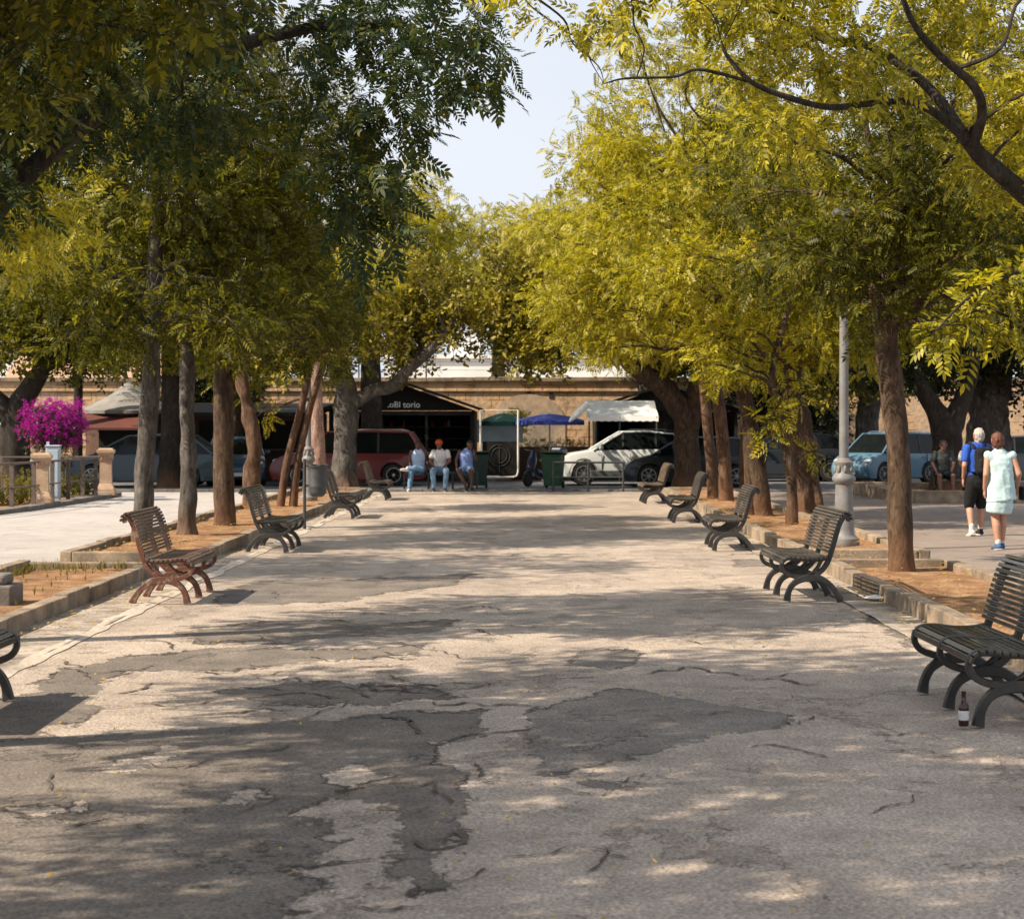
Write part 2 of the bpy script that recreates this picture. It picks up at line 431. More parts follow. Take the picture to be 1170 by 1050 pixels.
def path_mat():
    m, nt, b, out = newmat('path')
    v = coords(nt, (1, 1, 1), True)
    vs = coords(nt, (1.2, .8, 1), True)
    def att(n): a = nt.nodes.new('ShaderNodeAttribute'); a.attribute_name = n; return a.outputs['Fac']
    big = noise(nt, v, .45, 3, .5); mid = noise(nt, v, 2.4, 6, .62)
    fine = noise(nt, v, 55, 3, .75); fine2 = noise(nt, v, 150, 2, .6)
    agg = N(nt, 'ShaderNodeTexVoronoi', Scale=75.0); nt.links.new(v, agg.inputs['Vector'])
    r1 = noise(nt, vs, 2.6, 13, .72, .3)
    r2 = noise(nt, vs, .9, 12, .68, .35)
    def layer(sd, amp, w):
        d = mathn(nt, 'ADD', sd, mathn(nt, 'MULTIPLY', mathn(nt, 'SUBTRACT', r1, .5), amp))
        mask = ramp(nt, mathn(nt, 'ADD', mathn(nt, 'MULTIPLY', d, 1.0), .5), [(.495, 0), (.505, 1)]).outputs['Color']
        e = mathn(nt, 'ABSOLUTE', d)
        return mask, ramp(nt, e, [(0, 1), (w, 0)]).outputs['Color']
    keep = ramp(nt, noise(nt, v, 1.3, 5, .65), [(.47, 0), (.57, 1)]).outputs['Color']
    base = ramp(nt, big, [(.3, (.405, .338, .28)), (.7, (.335, .282, .236))]).outputs['Color']
    # thin uneven wear everywhere
    worn = .565
    m0 = ramp(nt, r2, [(worn, 0), (worn + .008, 1)]).outputs['Color']
    base = mixc(nt, mathn(nt, 'MULTIPLY', m0, .5), base, (.25, .208, .175))
    e0 = ramp(nt, mathn(nt, 'ABSOLUTE', mathn(nt, 'SUBTRACT', r2, worn)), [(0, 1), (.008, 0)]).outputs['Color']
    m1, e1 = layer(att('wear_and_shade'), .85, .030)
    m2, e2 = layer(att('repair_and_shadow'), .55, .024)
    base = mixc(nt, mathn(nt, 'MULTIPLY', m1, .85), base, mixc(nt, mid, (.10, .088, .078), (.165, .144, .125)))  # peeled layer, darkened further to stand in for shade
    base = mixc(nt, mathn(nt, 'MULTIPLY', m2, .7), base, mixc(nt, mid, (.108, .101, .096), (.165, .153, .142)))
    stain = ramp(nt, noise(nt, coords(nt, (1, .5, 1), True), .8, 7, .7, .5), [(.35, .78), (.6, 1.08)]).outputs['Color']
    base = mixc(nt, .9, base, stain, 'MULTIPLY')
    mm = ramp(nt, mid, [(.28, .74), (.72, 1.18)]).outputs['Color']
    base = mixc(nt, .9, base, mm, 'MULTIPLY')
    sp = ramp(nt, fine, [(.33, .45), (.5, .98), (.68, 1.45)]).outputs['Color']
    base = mixc(nt, .85, base, sp, 'MULTIPLY')
    ag = ramp(nt, agg.outputs['Color'], [(.2, .72), (.8, 1.28)]).outputs['Color']
    base = mixc(nt, .75, base, ag, 'MULTIPLY')
    edge = mathn(nt, 'MULTIPLY', mathn(nt, 'MAXIMUM', mathn(nt, 'MULTIPLY', e0, .55), mathn(nt, 'MAXIMUM', e1, e2)), keep)
    base = mixc(nt, mathn(nt, 'MULTIPLY', edge, .88), base, (.04, .031, .025))
    nt.links.new(base, b.inputs['Base Color'])
    b.inputs['Roughness'].default_value = .88; b.inputs['Specular IOR Level'].default_value = .25
    low = mathn(nt, 'MAXIMUM', mathn(nt, 'MAXIMUM', mathn(nt, 'MULTIPLY', m0, .5), m1), mathn(nt, 'MULTIPLY', m2, .6))
    n1 = bump(nt, mathn(nt, 'SUBTRACT', 1.0, mathn(nt, 'ADD', low, mathn(nt, 'MULTIPLY', edge, .8))), .8, .016, None)
    n2 = bump(nt, mid, .55, .04, None, n1)
    n3 = bump(nt, fine, .7, .008, None, n2)
    bump(nt, agg.outputs['Distance'], .35, .006, b, n3)
    return m
M['path'] = path_mat()
M['crack'] = pmat('crack', (.05, .039, .031), (.10, .078, .062), 20, rough=.95, bmp=.3, world=True)
M['street_pale'] = asphalt('street_pale', (.43, .40, .38), (.34, .32, .305), .60)
M['pavement_right'] = asphalt('pavement_right', (.25, .205, .178), (.19, .16, .14), .56)
M['road'] = asphalt('road', (.16, .165, .175), (.12, .12, .125), .60)
M['gutter'] = pmat('gutter', (.44, .38, .32), (.30, .255, .215), 3.5, rough=.92, bmp=.9, bdist=.02, c3=(.17, .14, .115), lo=.36, hi=.68, world=True, fine=26)
M['gutter_pale'] = pmat('gutter_pale', (.58, .50, .41), (.46, .39, .32), 4, rough=.92, bmp=.6, bdist=.01, world=True, fine=30)
M['soil'] = pmat('soil', (.40, .245, .14), (.29, .165, .09), 3.5, rough=.97, bmp=1.0, bdist=.04, c3=(.20, .115, .065), lo=.36, hi=.72, world=True, fine=30, spec=.1)
M['ground'] = pmat('ground', (.30, .26, .21), (.22, .19, .15), 1.2, rough=.95, bmp=.4, world=True, fine=20)

def stonewall(name):
    m, nt, b, out = newmat(name)
    v = coords(nt, (1, 1, 1), True)
    sw = nt.nodes.new('ShaderNodeSeparateXYZ'); nt.links.new(v, sw.inputs[0])
    cx = nt.nodes.new('ShaderNodeCombineXYZ'); nt.links.new(sw.outputs['X'], cx.inputs['X']); nt.links.new(sw.outputs['Z'], cx.inputs['Y'])
    br = N(nt, 'ShaderNodeTexBrick', Scale=1.0)
    br.inputs['Brick Width'].default_value = .62; br.inputs['Row Height'].default_value = .27; br.inputs['Mortar Size'].default_value = .018
    br.inputs['Color1'].default_value = (.62, .40, .23, 1); br.inputs['Color2'].default_value = (.52, .34, .20, 1); br.inputs['Mortar'].default_value = (.22, .15, .10, 1)
    nt.links.new(cx.outputs[0], br.inputs['Vector'])
    n1 = noise(nt, v, .8, 5, .6); n2 = noise(nt, v, 5, 5, .7)
    plaster = ramp(nt, n2, [(.3, (.60, .43, .28)), (.7, (.46, .32, .205))]).outputs['Color']
    msk = ramp(nt, n1, [(.46, 0), (.52, 1)]).outputs['Color']
    col = mixc(nt, msk, br.outputs['Color'], plaster)
    st = ramp(nt, noise(nt, coords(nt, (1, 1, .5), True), 1.7, 6, .7), [(.32, .35), (.52, 1.0)]).outputs['Color']
    col = mixc(nt, .8, col, st, 'MULTIPLY')
    nt.links.new(col, b.inputs['Base Color']); b.inputs['Roughness'].default_value = .92; b.inputs['Specular IOR Level'].default_value = .2
    bump(nt, n2, .8, .05, b)
    return m
M['stonewall'] = stonewall('stonewall')
#PART2
# ================================================================ SETTING
def sheet(name, x0, x1, y0, y1, z, mat, nx=1, ny=1, lump=0.0, ls=1.0, thick=0.0):
    mb = MB()
    vs = []
    for j in range(ny + 1):
        for i in range(nx + 1):
            x = x0 + (x1 - x0) * i / nx; y = y0 + (y1 - y0) * j / ny
            h = z + (lump * mnoise.fractal(Vector((x * ls, y * ls, .3)), .9, 2.1, 5) if lump else 0)
            vs.append((x, y, h))
    mb.add(vs)
    for j in range(ny):
        for i in range(nx):
            a = j * (nx + 1) + i
            mb.face(a, a + 1, a + nx + 2, a + nx + 1)
    return mb.build(name, M[mat], None, smooth=True, kind='structure', fix=False)
sheet('ground', -260, 260, -30, 420, -.06, 'ground', 20, 20)
KX_L, KX_R = -4.30, 3.55            # kerb faces of the planting beds
sheet('street_pavement', -60, -4.30, 2.0, 51.3, -.012, 'street_pale', 60, 100, .010, .4)
sheet('pavement', 3.55, 60, 2.0, 51.3, -.012, 'pavement_right', 60, 100, .010, .4)
sheet('road', -70, 70, 51.3, 72.0, -.03, 'road', 40, 12, .01, .3)

# the promenade: one sheet whose vertices carry distances to worn and repaired areas, some of them painted shade
def build_path():
    x0, x1, y0, y1 = -4.30, 3.55, 2.0, 51.3
    ys = np.concatenate([np.arange(2.0, 24.0, .07), np.arange(24.0, 51.3, .25), [51.3]])
    xs = np.linspace(x0, x1, 132)
    gx, gy = np.meshgrid(xs, ys); P = np.stack([gx.ravel(), gy.ravel()], 1)
    def sd(poly):
        poly = np.array([G(*p) for p in poly]); d = np.full(len(P), 9e9); inside = np.zeros(len(P), bool)
        for i in range(len(poly)):
            a = poly[i]; b = poly[(i + 1) % len(poly)]; ab = b - a; ap = P - a
            t = np.clip((ap @ ab) / (ab @ ab), 0, 1); q = ap - t[:, None] * ab
            d = np.minimum(d, (q[:, 0] ** 2 + (q[:, 1] * .6) ** 2) ** .5)
            c = ((a[1] > P[:, 1]) != (b[1] > P[:, 1])) & (P[:, 0] < (b[0] - a[0]) * (P[:, 1] - a[1]) / (b[1] - a[1] + 1e-12) + a[0])
            inside ^= c
        return np.where(inside, d, -d)
    def union(polys): return np.max([sd(p) for p in polys], axis=0)
    wear_and_shade = union([
        [(-80, 852), (60, 842), (170, 838), (300, 826), (420, 818), (545, 812), (556, 835), (505, 848), (498, 868), (540, 888), (548, 905), (515, 920), (535, 945), (500, 975), (520, 1012), (470, 1015), (440, 985), (470, 950), (430, 920), (380, 912), (345, 930), (385, 960), (345, 985), (360, 1030), (330, 1090), (-300, 1090)],
        [(250, 676), (290, 665), (345, 663), (420, 661), (540, 656), (520, 668), (440, 676), (395, 687), (300, 690), (255, 688)],
        [(200, 722), (330, 708), (440, 712), (520, 708), (500, 722), (390, 728), (330, 735), (230, 734)],  # this streak and the next mix painted shade with peeled layers
        [(120, 752), (270, 738), (400, 742), (490, 736), (470, 748), (330, 760), (210, 768), (130, 765)],
        [(60, 770), (135, 755), (150, 762), (110, 790), (60, 800), (30, 792)],
        [(0, 800), (95, 785), (110, 812), (40, 840), (-60, 846), (-60, 806)],
        [(250, 790), (360, 778), (470, 784), (520, 796), (430, 806), (300, 806)],
        [(985, 690), (1010, 692), (1060, 735), (1040, 742), (1000, 712)],
        [(672, 893), (700, 889), (728, 890), (716, 899), (690, 902)]])
    holes = [[(360, 885), (405, 872), (440, 890), (400, 898)], [(120, 878), (165, 862), (200, 850), (210, 858), (175, 873), (150, 884)], [(92, 832), (120, 822), (150, 826), (140, 837)], [(255, 905), (300, 900), (310, 908), (270, 914)], [(20, 925), (90, 920), (100, 928), (30, 934)]]
    wear_and_shade = np.minimum(wear_and_shade, -union(holes))
    repair_and_shadow = union([
        [(605, 815), (655, 800), (700, 786), (772, 796), (838, 806), (905, 815), (880, 832), (812, 842), (742, 860), (700, 873), (646, 880), (618, 884), (612, 858), (600, 838)],
        [(655, 742), (725, 743), (728, 756), (700, 765), (650, 760)], [(245, 680), (310, 674), (322, 690), (250, 693)], [(835, 640), (870, 638), (880, 646), (840, 648)]])  # the patch by the rust red bench is its cast shadow painted dark
    z = np.array([.004 * mnoise.fractal(Vector((p[0] * .5, p[1] * .5, .3)), .9, 2.1, 3) for p in P])
    nx, ny = len(xs), len(ys)
    me = bpy.data.meshes.new('path')
    idx = (np.arange(ny - 1)[:, None] * nx + np.arange(nx - 1)[None, :]).ravel()
    me.from_pydata(np.column_stack([P, z]).tolist(), [], np.column_stack([idx, idx + 1, idx + nx + 1, idx + nx]).tolist())
    for n, a in (('wear_and_shade', wear_and_shade), ('repair_and_shadow', repair_and_shadow)):
        at = me.attributes.new(n, 'FLOAT', 'POINT'); at.data.foreach_set('value', np.clip(a, -1, 1).astype(np.float32))
    me.polygons.foreach_set('use_smooth', [True] * len(me.polygons)); me.materials.append(M['path'])
    o = link(bpy.data.objects.new('path', me)); o['kind'] = 'structure'
build_path()

# open cracks in the worn surface
mb = MB()
rr = random.Random(5)
def crack(x, y, L, ang, w):
    pts = []
    a = ang
    for i in range(int(L / .03) + 2):
        pts.append(Vector((x, y))); a += rr.uniform(-1.1, 1.1); a = a * .75 + ang * .25
        st_ = rr.uniform(.015, .045); x += st_ * math.cos(a); y += 1.8 * st_ * math.sin(a)
    ring = []
    for i, p in enumerate(pts):
        d = (pts[min(i + 1, len(pts) - 1)] - pts[max(i - 1, 0)]).normalized(); nr = Vector((-d.y, d.x))
        ww = .62 * w * min(1, .35 + math.sin(math.pi * (i + .15) / (len(pts) - .7))) * rr.uniform(.25, 1.6)
        ring.append((p + nr * ww, p - nr * ww * .6))
    n = mb.add([q for a_, b_ in ring for q in ((a_.x, a_.y, .008), (b_.x, b_.y, .008))])
    for i in range(len(pts) - 1):
        mb.face(n + 2 * i, n + 2 * i + 1, n + 2 * i + 3, n + 2 * i + 2)
for i in range(64):
    px, py = rr.uniform(60, 560), rr.uniform(655, 830)
    x, y = G(px, py)
    if x > -3.6: crack(x, y, rr.uniform(.25, .9), rr.choice([0, 0, .3, -.4, 2.8]), rr.uniform(.012, .03))
for i in range(26):
    x, y = G(rr.uniform(560, 1040), rr.uniform(650, 1000)); crack(x, y, rr.uniform(.15, .5), rr.uniform(-.5, .5), rr.uniform(.008, .02))
for i in range(24):
    x, y = G(rr.uniform(0, 560), rr.uniform(850, 1045)); crack(x, y, rr.uniform(.15, .45), rr.uniform(-.6, .6), rr.uniform(.008, .018))
for i in range(14):
    x, y = G(rr.uniform(420, 840), rr.uniform(580, 640)); crack(x, y, rr.uniform(.4, 1.0), rr.uniform(-.3, .3), rr.uniform(.015, .03))
for (px, py, L) in ((1075, 745, .9), (1005, 705, 1.2), (735, 770, 1.1), (850, 776, .6), (470, 960, .5), (500, 850, .6)):
    x, y = G(px, py); crack(x, y, L, rr.uniform(-.4, .4), .03)
mb.build('path_crack_lines', M['crack'], None, kind='structure', fix=False)

# gutters: cracked pale cement beside the kerbs
sheet('gutter_left_strip', -4.30, -3.66, 2.0, 50.5, .016, 'gutter', 10, 300, .008, 1.3)
sheet('gutter_right_strip', 3.16, 3.55, 2.0, 50.5, .012, 'gutter', 8, 300, .014, 1.3)
mb = MB()                                               # worn pale edge of the left gutter
pts = []
for i in range(300):
    y = 4 + i * .155
    w = .055 + .06 * mnoise.noise(Vector((0, y * 1.7, 2))); pts.append((y, max(w, .008), .05 * mnoise.noise(Vector((5, y * .9, 2)))))
n = mb.add([q for y, w, o_ in pts for q in ((-3.66 + o_ - w, y, .026), (-3.66 + o_ + w, y, .005))])
for i in range(len(pts) - 1): mb.face(n + 2 * i, n + 2 * i + 1, n + 2 * i + 3, n + 2 * i + 2)
mb.build('gutter_edge_strip', M['gutter_pale'], None, smooth=True, kind='structure', fix=False)

# planting beds: orange soil and stone kerbs
def kerb_line(mb, a, b, w=.15, h=.17, seed=0, z0=-.03):
    a = Vector(a); b = Vector(b); d = (b - a); L = d.length; d.normalize(); nr = Vector((-d.y, d.x))
    rk = random.Random(seed); s = 0
    while s < L - .05:
        l = min(rk.uniform(.75, 1.15), L - s)
        if L - s - l < .3: l = L - s
        c = a + d * (s + l / 2) + nr * rk.uniform(-.008, .008)
        Mx = Matrix.Rotation(math.atan2(d.y, d.x) + rk.uniform(-.008, .008), 3, 'Z') @ Matrix.Rotation(rk.uniform(-.012, .012), 3, 'X')
        hh = h + rk.uniform(-.012, .012)
        mb.box((c.x, c.y, z0 + hh / 2), (l - .012, w, hh), Mx, .014)
        s += l
def bed(name_seed, x0, x1, y0, y1, ends=(True, True), h=.17, kx=.15):
    mb = MB()
    kerb_line(mb, (x0 + kx / 2, y0), (x0 + kx / 2, y1), kx, h + .03, name_seed)
    kerb_line(mb, (x1 - kx / 2, y0), (x1 - kx / 2, y1), kx, h + .02, name_seed + 1)
    if ends[0]: kerb_line(mb, (x0 + kx, y0 + kx / 2), (x1 - kx, y0 + kx / 2), kx, h + .025, name_seed + 2)
    if ends[1]: kerb_line(mb, (x0 + kx, y1 - kx / 2), (x1 - kx, y1 - kx / 2), kx, h + .028, name_seed + 3)
    mb.build('kerb', M['kerbstone'], None, kind='structure', fix=False)
    sheet('soil_ground', x0 + kx * .5, x1 - kx * .5, y0 + kx * .5, y1 - kx * .5, .075, 'soil', 24, max(12, int((y1 - y0) * 6)), .035, 1.6)
bed(10, -5.95, -4.30, 3.0, 22.6)
bed(20, -5.90, -4.10, 24.4, 50.0)
bed(30, 3.55, 5.12, 3.0, 23.0)
bed(40, 3.55, 5.20, 24.7, 50.0)
bed(50, 8.6, 15.5, 44.0, 51.0, h=.27, kx=.3)            # bed with the black bench on the right
# low curved kerb under the railings of the garden on the left, and its soil
mb = MB()
cur = [(-11.3, 33.5), (-10.65, 37.5), (-10.45, 40.0), (-10.4, 42.5), (-10.3, 45.5), (-10.35, 48.6)]
for i in range(len(cur) - 1): kerb_line(mb, cur[i], cur[i + 1], .34, .12, 60 + i)
mb.build('kerb', M['plinth'], None, kind='structure', fix=False)
sheet('garden_ground', -22, -10.5, 33.6, 48.6, .05, 'soil', 20, 20, .05, .8)
mb = MB(); kerb_line(mb, (-22, 52.4), (22, 52.4), .25, .07, 77, -.035); mb.build('road_edge_kerb', M['plinth'], None, kind='structure', fix=False)

# fallen leaves and small litter (scattered, uncounted)
def scatter_leaves(name, n, xr, yr, size, z=.028):
    r = np.random.default_rng(3)
    mb = MB()
    for i in range(n):
        y = yr[0] + (yr[1] - yr[0]) * r.random() ** 1.6; x = xr[0] + (xr[1] - xr[0]) * r.random()
        a = r.random() * 6.28; L = size * (.6 + .8 * r.random()); wv = L * .42
        d = Vector((math.cos(a), math.sin(a), 0)); p = Vector((-d.y, d.x, 0)); c = Vector((x, y, z))
        k = mb.add([c - d * L, c + p * wv + Vector((0, 0, .006)), c + d * L + Vector((0, 0, .012)), c - p * wv + Vector((0, 0, .004))])
        mb.face(k, k + 1, k + 2, k + 3)
    o = mb.build(name, M['fallen_leaf'], None, kind='stuff', fix=False)
    return o
tag(scatter_leaves('fallen_leaves', 600, (-4.2, 3.4), (6.5, 30), .017), 'small yellow leaves scattered over the worn asphalt', 'fallen leaves')
tag(scatter_leaves('gutter_leaves', 900, (-4.25, -3.75), (9, 48), .026, .036), 'dry leaves gathered in the left gutter', 'fallen leaves')
tag(scatter_leaves('gutter_leaves', 700, (3.25, 3.53), (9, 48), .024, .034), 'dry leaves gathered in the right gutter', 'fallen leaves')
tag(scatter_leaves('soil_leaves', 700, (-5.7, -4.4), (24.8, 49), .028, .135), 'dry leaves lying on the orange soil of the left bed', 'fallen leaves')
tag(scatter_leaves('soil_leaves', 900, (3.7, 5.0), (9, 49), .028, .135), 'dry leaves lying on the orange soil of the right bed', 'fallen leaves')

# ================================================================ BENCHES (cast iron sides, wooden slats)
def side_frame_mb():
    mb = MB()
    def bar(pts, w=.055, t=.042, n=5, taper=None):
        P = smooth_path([(u, 0, z) for u, z in pts], n)
        rads = [1.0] * len(P) if taper is None else smooth_vals(taper, n)
        # flat bar: rings of a rounded rectangle
        rings = []
        for i, p in enumerate(P):
            d = (P[min(i + 1, len(P) - 1)] - P[max(i - 1, 0)]).normalized(); nr = Vector((-d.z, 0, d.x))
            hw, ht = w / 2 * rads[i], t / 2
            ring = [p + nr * (hw * a) + Vector((0, ht * b, 0)) for a, b in ((1, .6), (.75, 1), (-.75, 1), (-1, .6), (-1, -.6), (-.75, -1), (.75, -1), (1, -.6))]
            rings.append(mb.add(ring))
        for i in range(len(P) - 1):
            for k in range(8):
                k2 = (k + 1) % 8; mb.face(rings[i] + k, rings[i] + k2, rings[i + 1] + k2, rings[i + 1] + k)
        mb.face(*[rings[0] + k for k in reversed(range(8))]); mb.face(*[rings[-1] + k for k in range(8)])
    # arched legs
    bar([(-.02, 0), (.0, .09), (.05, .165), (.14, .215), (.26, .232), (.38, .215), (.48, .155), (.56, .07), (.60, 0)], .068, .05, 5, [1.25, .95, .9, 1, 1.15, 1, .9, .95, 1.3])
    # seat rail with rolled front loop running down to the arch
    bar([(.46, .432), (.36, .416), (.22, .414), (.08, .428), (-.02, .424), (-.072, .385), (-.078, .335), (-.04, .285), (.04, .252), (.14, .236), (.24, .236)], .046)
    # back post with scroll
    bar([(.24, .25), (.36, .29), (.445, .38), (.495, .5), (.535, .62), (.575, .74), (.615, .815), (.655, .845), (.685, .825), (.68, .79)], .056, .042, 5, [1.1, 1, 1, 1, 1, 1, 1, 1, .9, .7])
    bar([(.38, .415), (.345, .35), (.29, .29), (.22, .25)], .038)
    return mb
def slat_set(path, n, L, w=.034, t=.02, rnd=None, over=.06):
    """n slats laid across the frames, following the (u,z) path"""
    mb = MB()
    P = smooth_path([(u, 0, z) for u, z in path], 14)
    acc = [0]
    for i in range(1, len(P)): acc.append(acc[-1] + (P[i] - P[i - 1]).length)
    for k in range(n):
        s = acc[-1] * (k + .5) / n
        i = max(j for j in range(len(acc)) if acc[j] <= s); i = min(i, len(P) - 2)
        p = P[i].lerp(P[i + 1], (s - acc[i]) / max(1e-6, acc[i + 1] - acc[i]))
        d = (P[i + 1] - P[i]).normalized(); nr = Vector((-d.z, 0, d.x))
        ang = math.atan2(d.z, d.x)
        Mx = Matrix.Rotation(-ang + rnd.uniform(-.04, .04), 3, 'Y')
        ww = min(w, acc[-1] / n * .74)
        mb.box(p + nr * (t / 2) + Vector((0, L / 2 + rnd.uniform(-.006, .006), 0)), (ww, L + 2 * over, t), Mx, .004)
    return mb
BL = 1.42                                                # spacing of the outer frames
SEATP = [(.445, .448), (.36, .432), (.22, .43), (.08, .444), (-.02, .44), (-.078, .405), (-.092, .365)]
BACKP = [(.455, .475), (.475, .52), (.512, .63), (.552, .755), (.595, .838), (.645, .877), (.70, .852), (.715, .80)]
def make_bench(label, loc, rz, wood, iron, group, worn_first=None, rnd_seed=1):
    rnd = random.Random(rnd_seed)
    t = thing('park_bench', label, 'bench', loc, rz, group)
    slat_set(SEATP, 11, BL, .042, .022, rnd).build('seat', M[wood], t)
    slat_set(BACKP, 16, BL, .036, .020, rnd).build('backrest', M[wood], t)
    me = side_frame_mb().mesh('side_frame', M[iron], 40)
    t.scale = (.87, 1, 1)
    for k in range(3):
        o = bpy.data.objects.new('side_frame', me); link(o, t); o.location = (0, k * BL / 2, 0)
    return t
# local u runs away from the path, frames run along +y. Right row: u = +x ; left row mirrored (rotated 180 deg about z, frames run backwards)
GR, GL = 'park benches along the right kerb', 'park benches along the left kerb'
def bench_right(py_front, x_front, label, wood, iron='iron', seed=1):
    Y = FPX * EYE / (py_front - HY)
    return make_bench(label, (x_front, Y, 0.012), R(rnd_rot.uniform(-1.2, 1.2)), wood, iron, GR, rnd_seed=seed)
def bench_left(py_front, x_front, label, wood, iron='iron', seed=1, extra=0):
    Y = FPX * EYE / (py_front - HY)
    return make_bench(label, (x_front, Y + BL, 0.012), R(180 + rnd_rot.uniform(-1.2, 1.2) + extra), wood, iron, GL, rnd_seed=seed)
rnd_rot = random.Random(2)
bench_right(832, 2.64, 'dark slatted bench with a brown bottle standing at its foot', 'slat_dark', seed=3)
bench_right(688, 2.62, 'dark slatted bench in front of the tall grey lamp post', 'slat_worn', seed=4)
bench_right(630, 2.66, 'grey worn bench beside the leaning twin trunk tree', 'slat_worn', seed=5)
bench_right(598, 2.69, 'dark bench beside the pair of slim reddish trunks', 'slat_worn', seed=6)
bench_right(576, 2.71, 'brownish bench near the big fig tree, last of the right row', 'slat_pale', seed=7)
bench_left(843, -3.30, 'dark bench end cut off by the left edge of the view', 'slat_dark', seed=8)
bench_left(691, -3.34, 'slatted bench with rust red iron legs', 'slat_pale', 'iron_rust', seed=9)
bench_left(632, -3.30, 'dark bench beside the slim trees, just before the hanging litter bin', 'slat_dark', seed=10)
bench_left(593, -3.27, 'grey bench behind the hanging litter bin', 'slat_worn', seed=11)
bench_left(572, -3.29, 'pale weathered bench beside the red minivan, last of the left row', 'slat_pale', seed=12)

# brown beer bottle at the foot of the near bench
x, y = G(1101, 833)
t = thing('beer_bottle', 'small brown glass beer bottle with pale label standing on the asphalt', 'bottle', (x, y, .02))
MB().lathe([(.0, .002), (.026, .0), (.0295, .008), (.030, .10), (.0285, .118), (.018, .142), (.0135, .158), (.0125, .186), (.0142, .19), (.0142, .198), (.0, .199)], 24).build('body', M['bottle_glass'], t, 40)
MB().lathe([(.0302, .035), (.0306, .036), (.0306, .088), (.0302, .089)], 24).build('label', M['paper'], t, 40)
# crumpled white paper by the kerb
mb = MB(); x, y = G(1000, 688)
pp = [(-.11, -.05), (-.02, -.075), (.1, -.05), (.13, .02), (.05, .06), (-.05, .07), (-.13, .03)]
k = mb.add([(a, b * 1.7, .012 + .02 * random.random()) for a, b in pp] + [(0, 0, .05)])
for i in range(7): mb.face(k + i, k + (i + 1) % 7, k + 7)
o = mb.build('crumpled_paper', M['paper']); o.location = (x, y, .03); tag(o, 'crumpled white paper lying in the gutter by the right kerb', 'litter')

# ================================================================ LAMP POSTS
def lamp_post(name_label, loc, s, top, group):
    t = thing('street_lamp', name_label, 'street lamp', loc, 0, group)
    MB().lathe([(.0, 0), (.215 * s, 0), (.222 * s, .05), (.215 * s, .10), (.175 * s, .13), (.15 * s, .16), (.147 * s, .24), (.0, .24)], 28).build('base', M['lamp_grey'], t, 40)
    MB().lathe([(.0, .20), (.146 * s, .20), (.142 * s, .30), (.128 * s, .62), (.118 * s, .86), (.15 * s, .90), (.165 * s, .93), (.165 * s, .96), (.14 * s, 1.0), (.118 * s, 1.04), (.112 * s, 1.12), (.13 * s, 1.15), (.13 * s, 1.18), (.10 * s, 1.21), (.075 * s, 1.24), (.0, 1.24)], 28).build('pedestal', M['lamp_grey'], t, 40)
    MB().lathe([(.0, 1.22), (.068 * s, 1.22), (.066 * s, 2.0), (.060 * s, top), (.0, top)], 20).build('shaft', M['lamp_grey'], t, 40)
    mb = MB(); mb.lathe([(.0, 0), (.10, 0), (.13, .05), (.21, .32), (.215, .36), (.16, .44), (.05, .53), (.02, .60), (.0, .60)], 8, (0, 0, top)); mb.build('lantern', M['steel_dark'], t, 30)
    for k in range(8):                                   # leaf ornaments round the pedestal collar
        a = k * math.pi / 4
        mb2 = MB() if k == 0 else mb2
        mb2.ball((.118 * s * math.cos(a), .118 * s * math.sin(a), 1.08), (.03 * s, .03 * s, .06), 8, 6)
    mb2.build('collar_ornament', M['lamp_grey'], t, True)
    return t
lamp_post('tall grey lamp post with flared base in the right bed', (4.52, 27.3, .06), 1.0, 4.3, 'lamp posts along the path')
lamp_post('slim grey lamp post behind the hanging litter bin', (-4.86, 43.2, .06), .92, 4.4, 'lamp posts along the path')

# ================================================================ LITTER BIN ON A POLE
x, y = G(348, 606)
t = thing('litter_bin', 'dark grey litter bin hanging from a thin black pole', 'litter bin', (x, y, 0))
MB().tube([(0, 0, 0), (0, 0, 1.2)], .027, 10).build('pole', M['steel_dark'], t, 40)
mb = MB(); mb.lathe([(.0, .56), (.09, .565), (.128, .60), (.142, .66), (.144, .72), (.15, .735), (.145, .75), (.150, 1.0), (.16, 1.06), (.168, 1.07), (.168, 1.085), (.15, 1.085), (.14, .80), (.0, .78)], 24, (.215, 0.02, 0)); mb.build('basket', M['bin_grey'], t, 40)
MB().tube([(0, 0, 1.075), (.06, .0, 1.085), (.06, .0, 1.03)], .014, 8).build('bracket', M['steel_dark'], t); MB().box((.04, 0, .75), (.09, .03, .04)).build('bracket', M['steel_dark'], t)
mb = MB(); mb.tube([(.215 + .165 * math.cos(a * math.pi / 12), .02 + .165 * math.sin(a * math.pi / 12), 1.085 + .015 * math.sin(a)) for a in range(25)], .013, 6, False); mb.build('rim', M['steel_dark'], t)

# stone plinth in the near left bed, cut by the frame
x, y = G(-8, 700)
o = MB().box((0, 0, .10), (.5, .44, .22), None, .02).box((0, 0, .26), (.36, .32, .10), None, .03).build('stone_plinth', M['plinth']); o.location = (x - .02, y, .06)
tag(o, 'squat grey stone plinth standing in the near left bed', 'plinth')

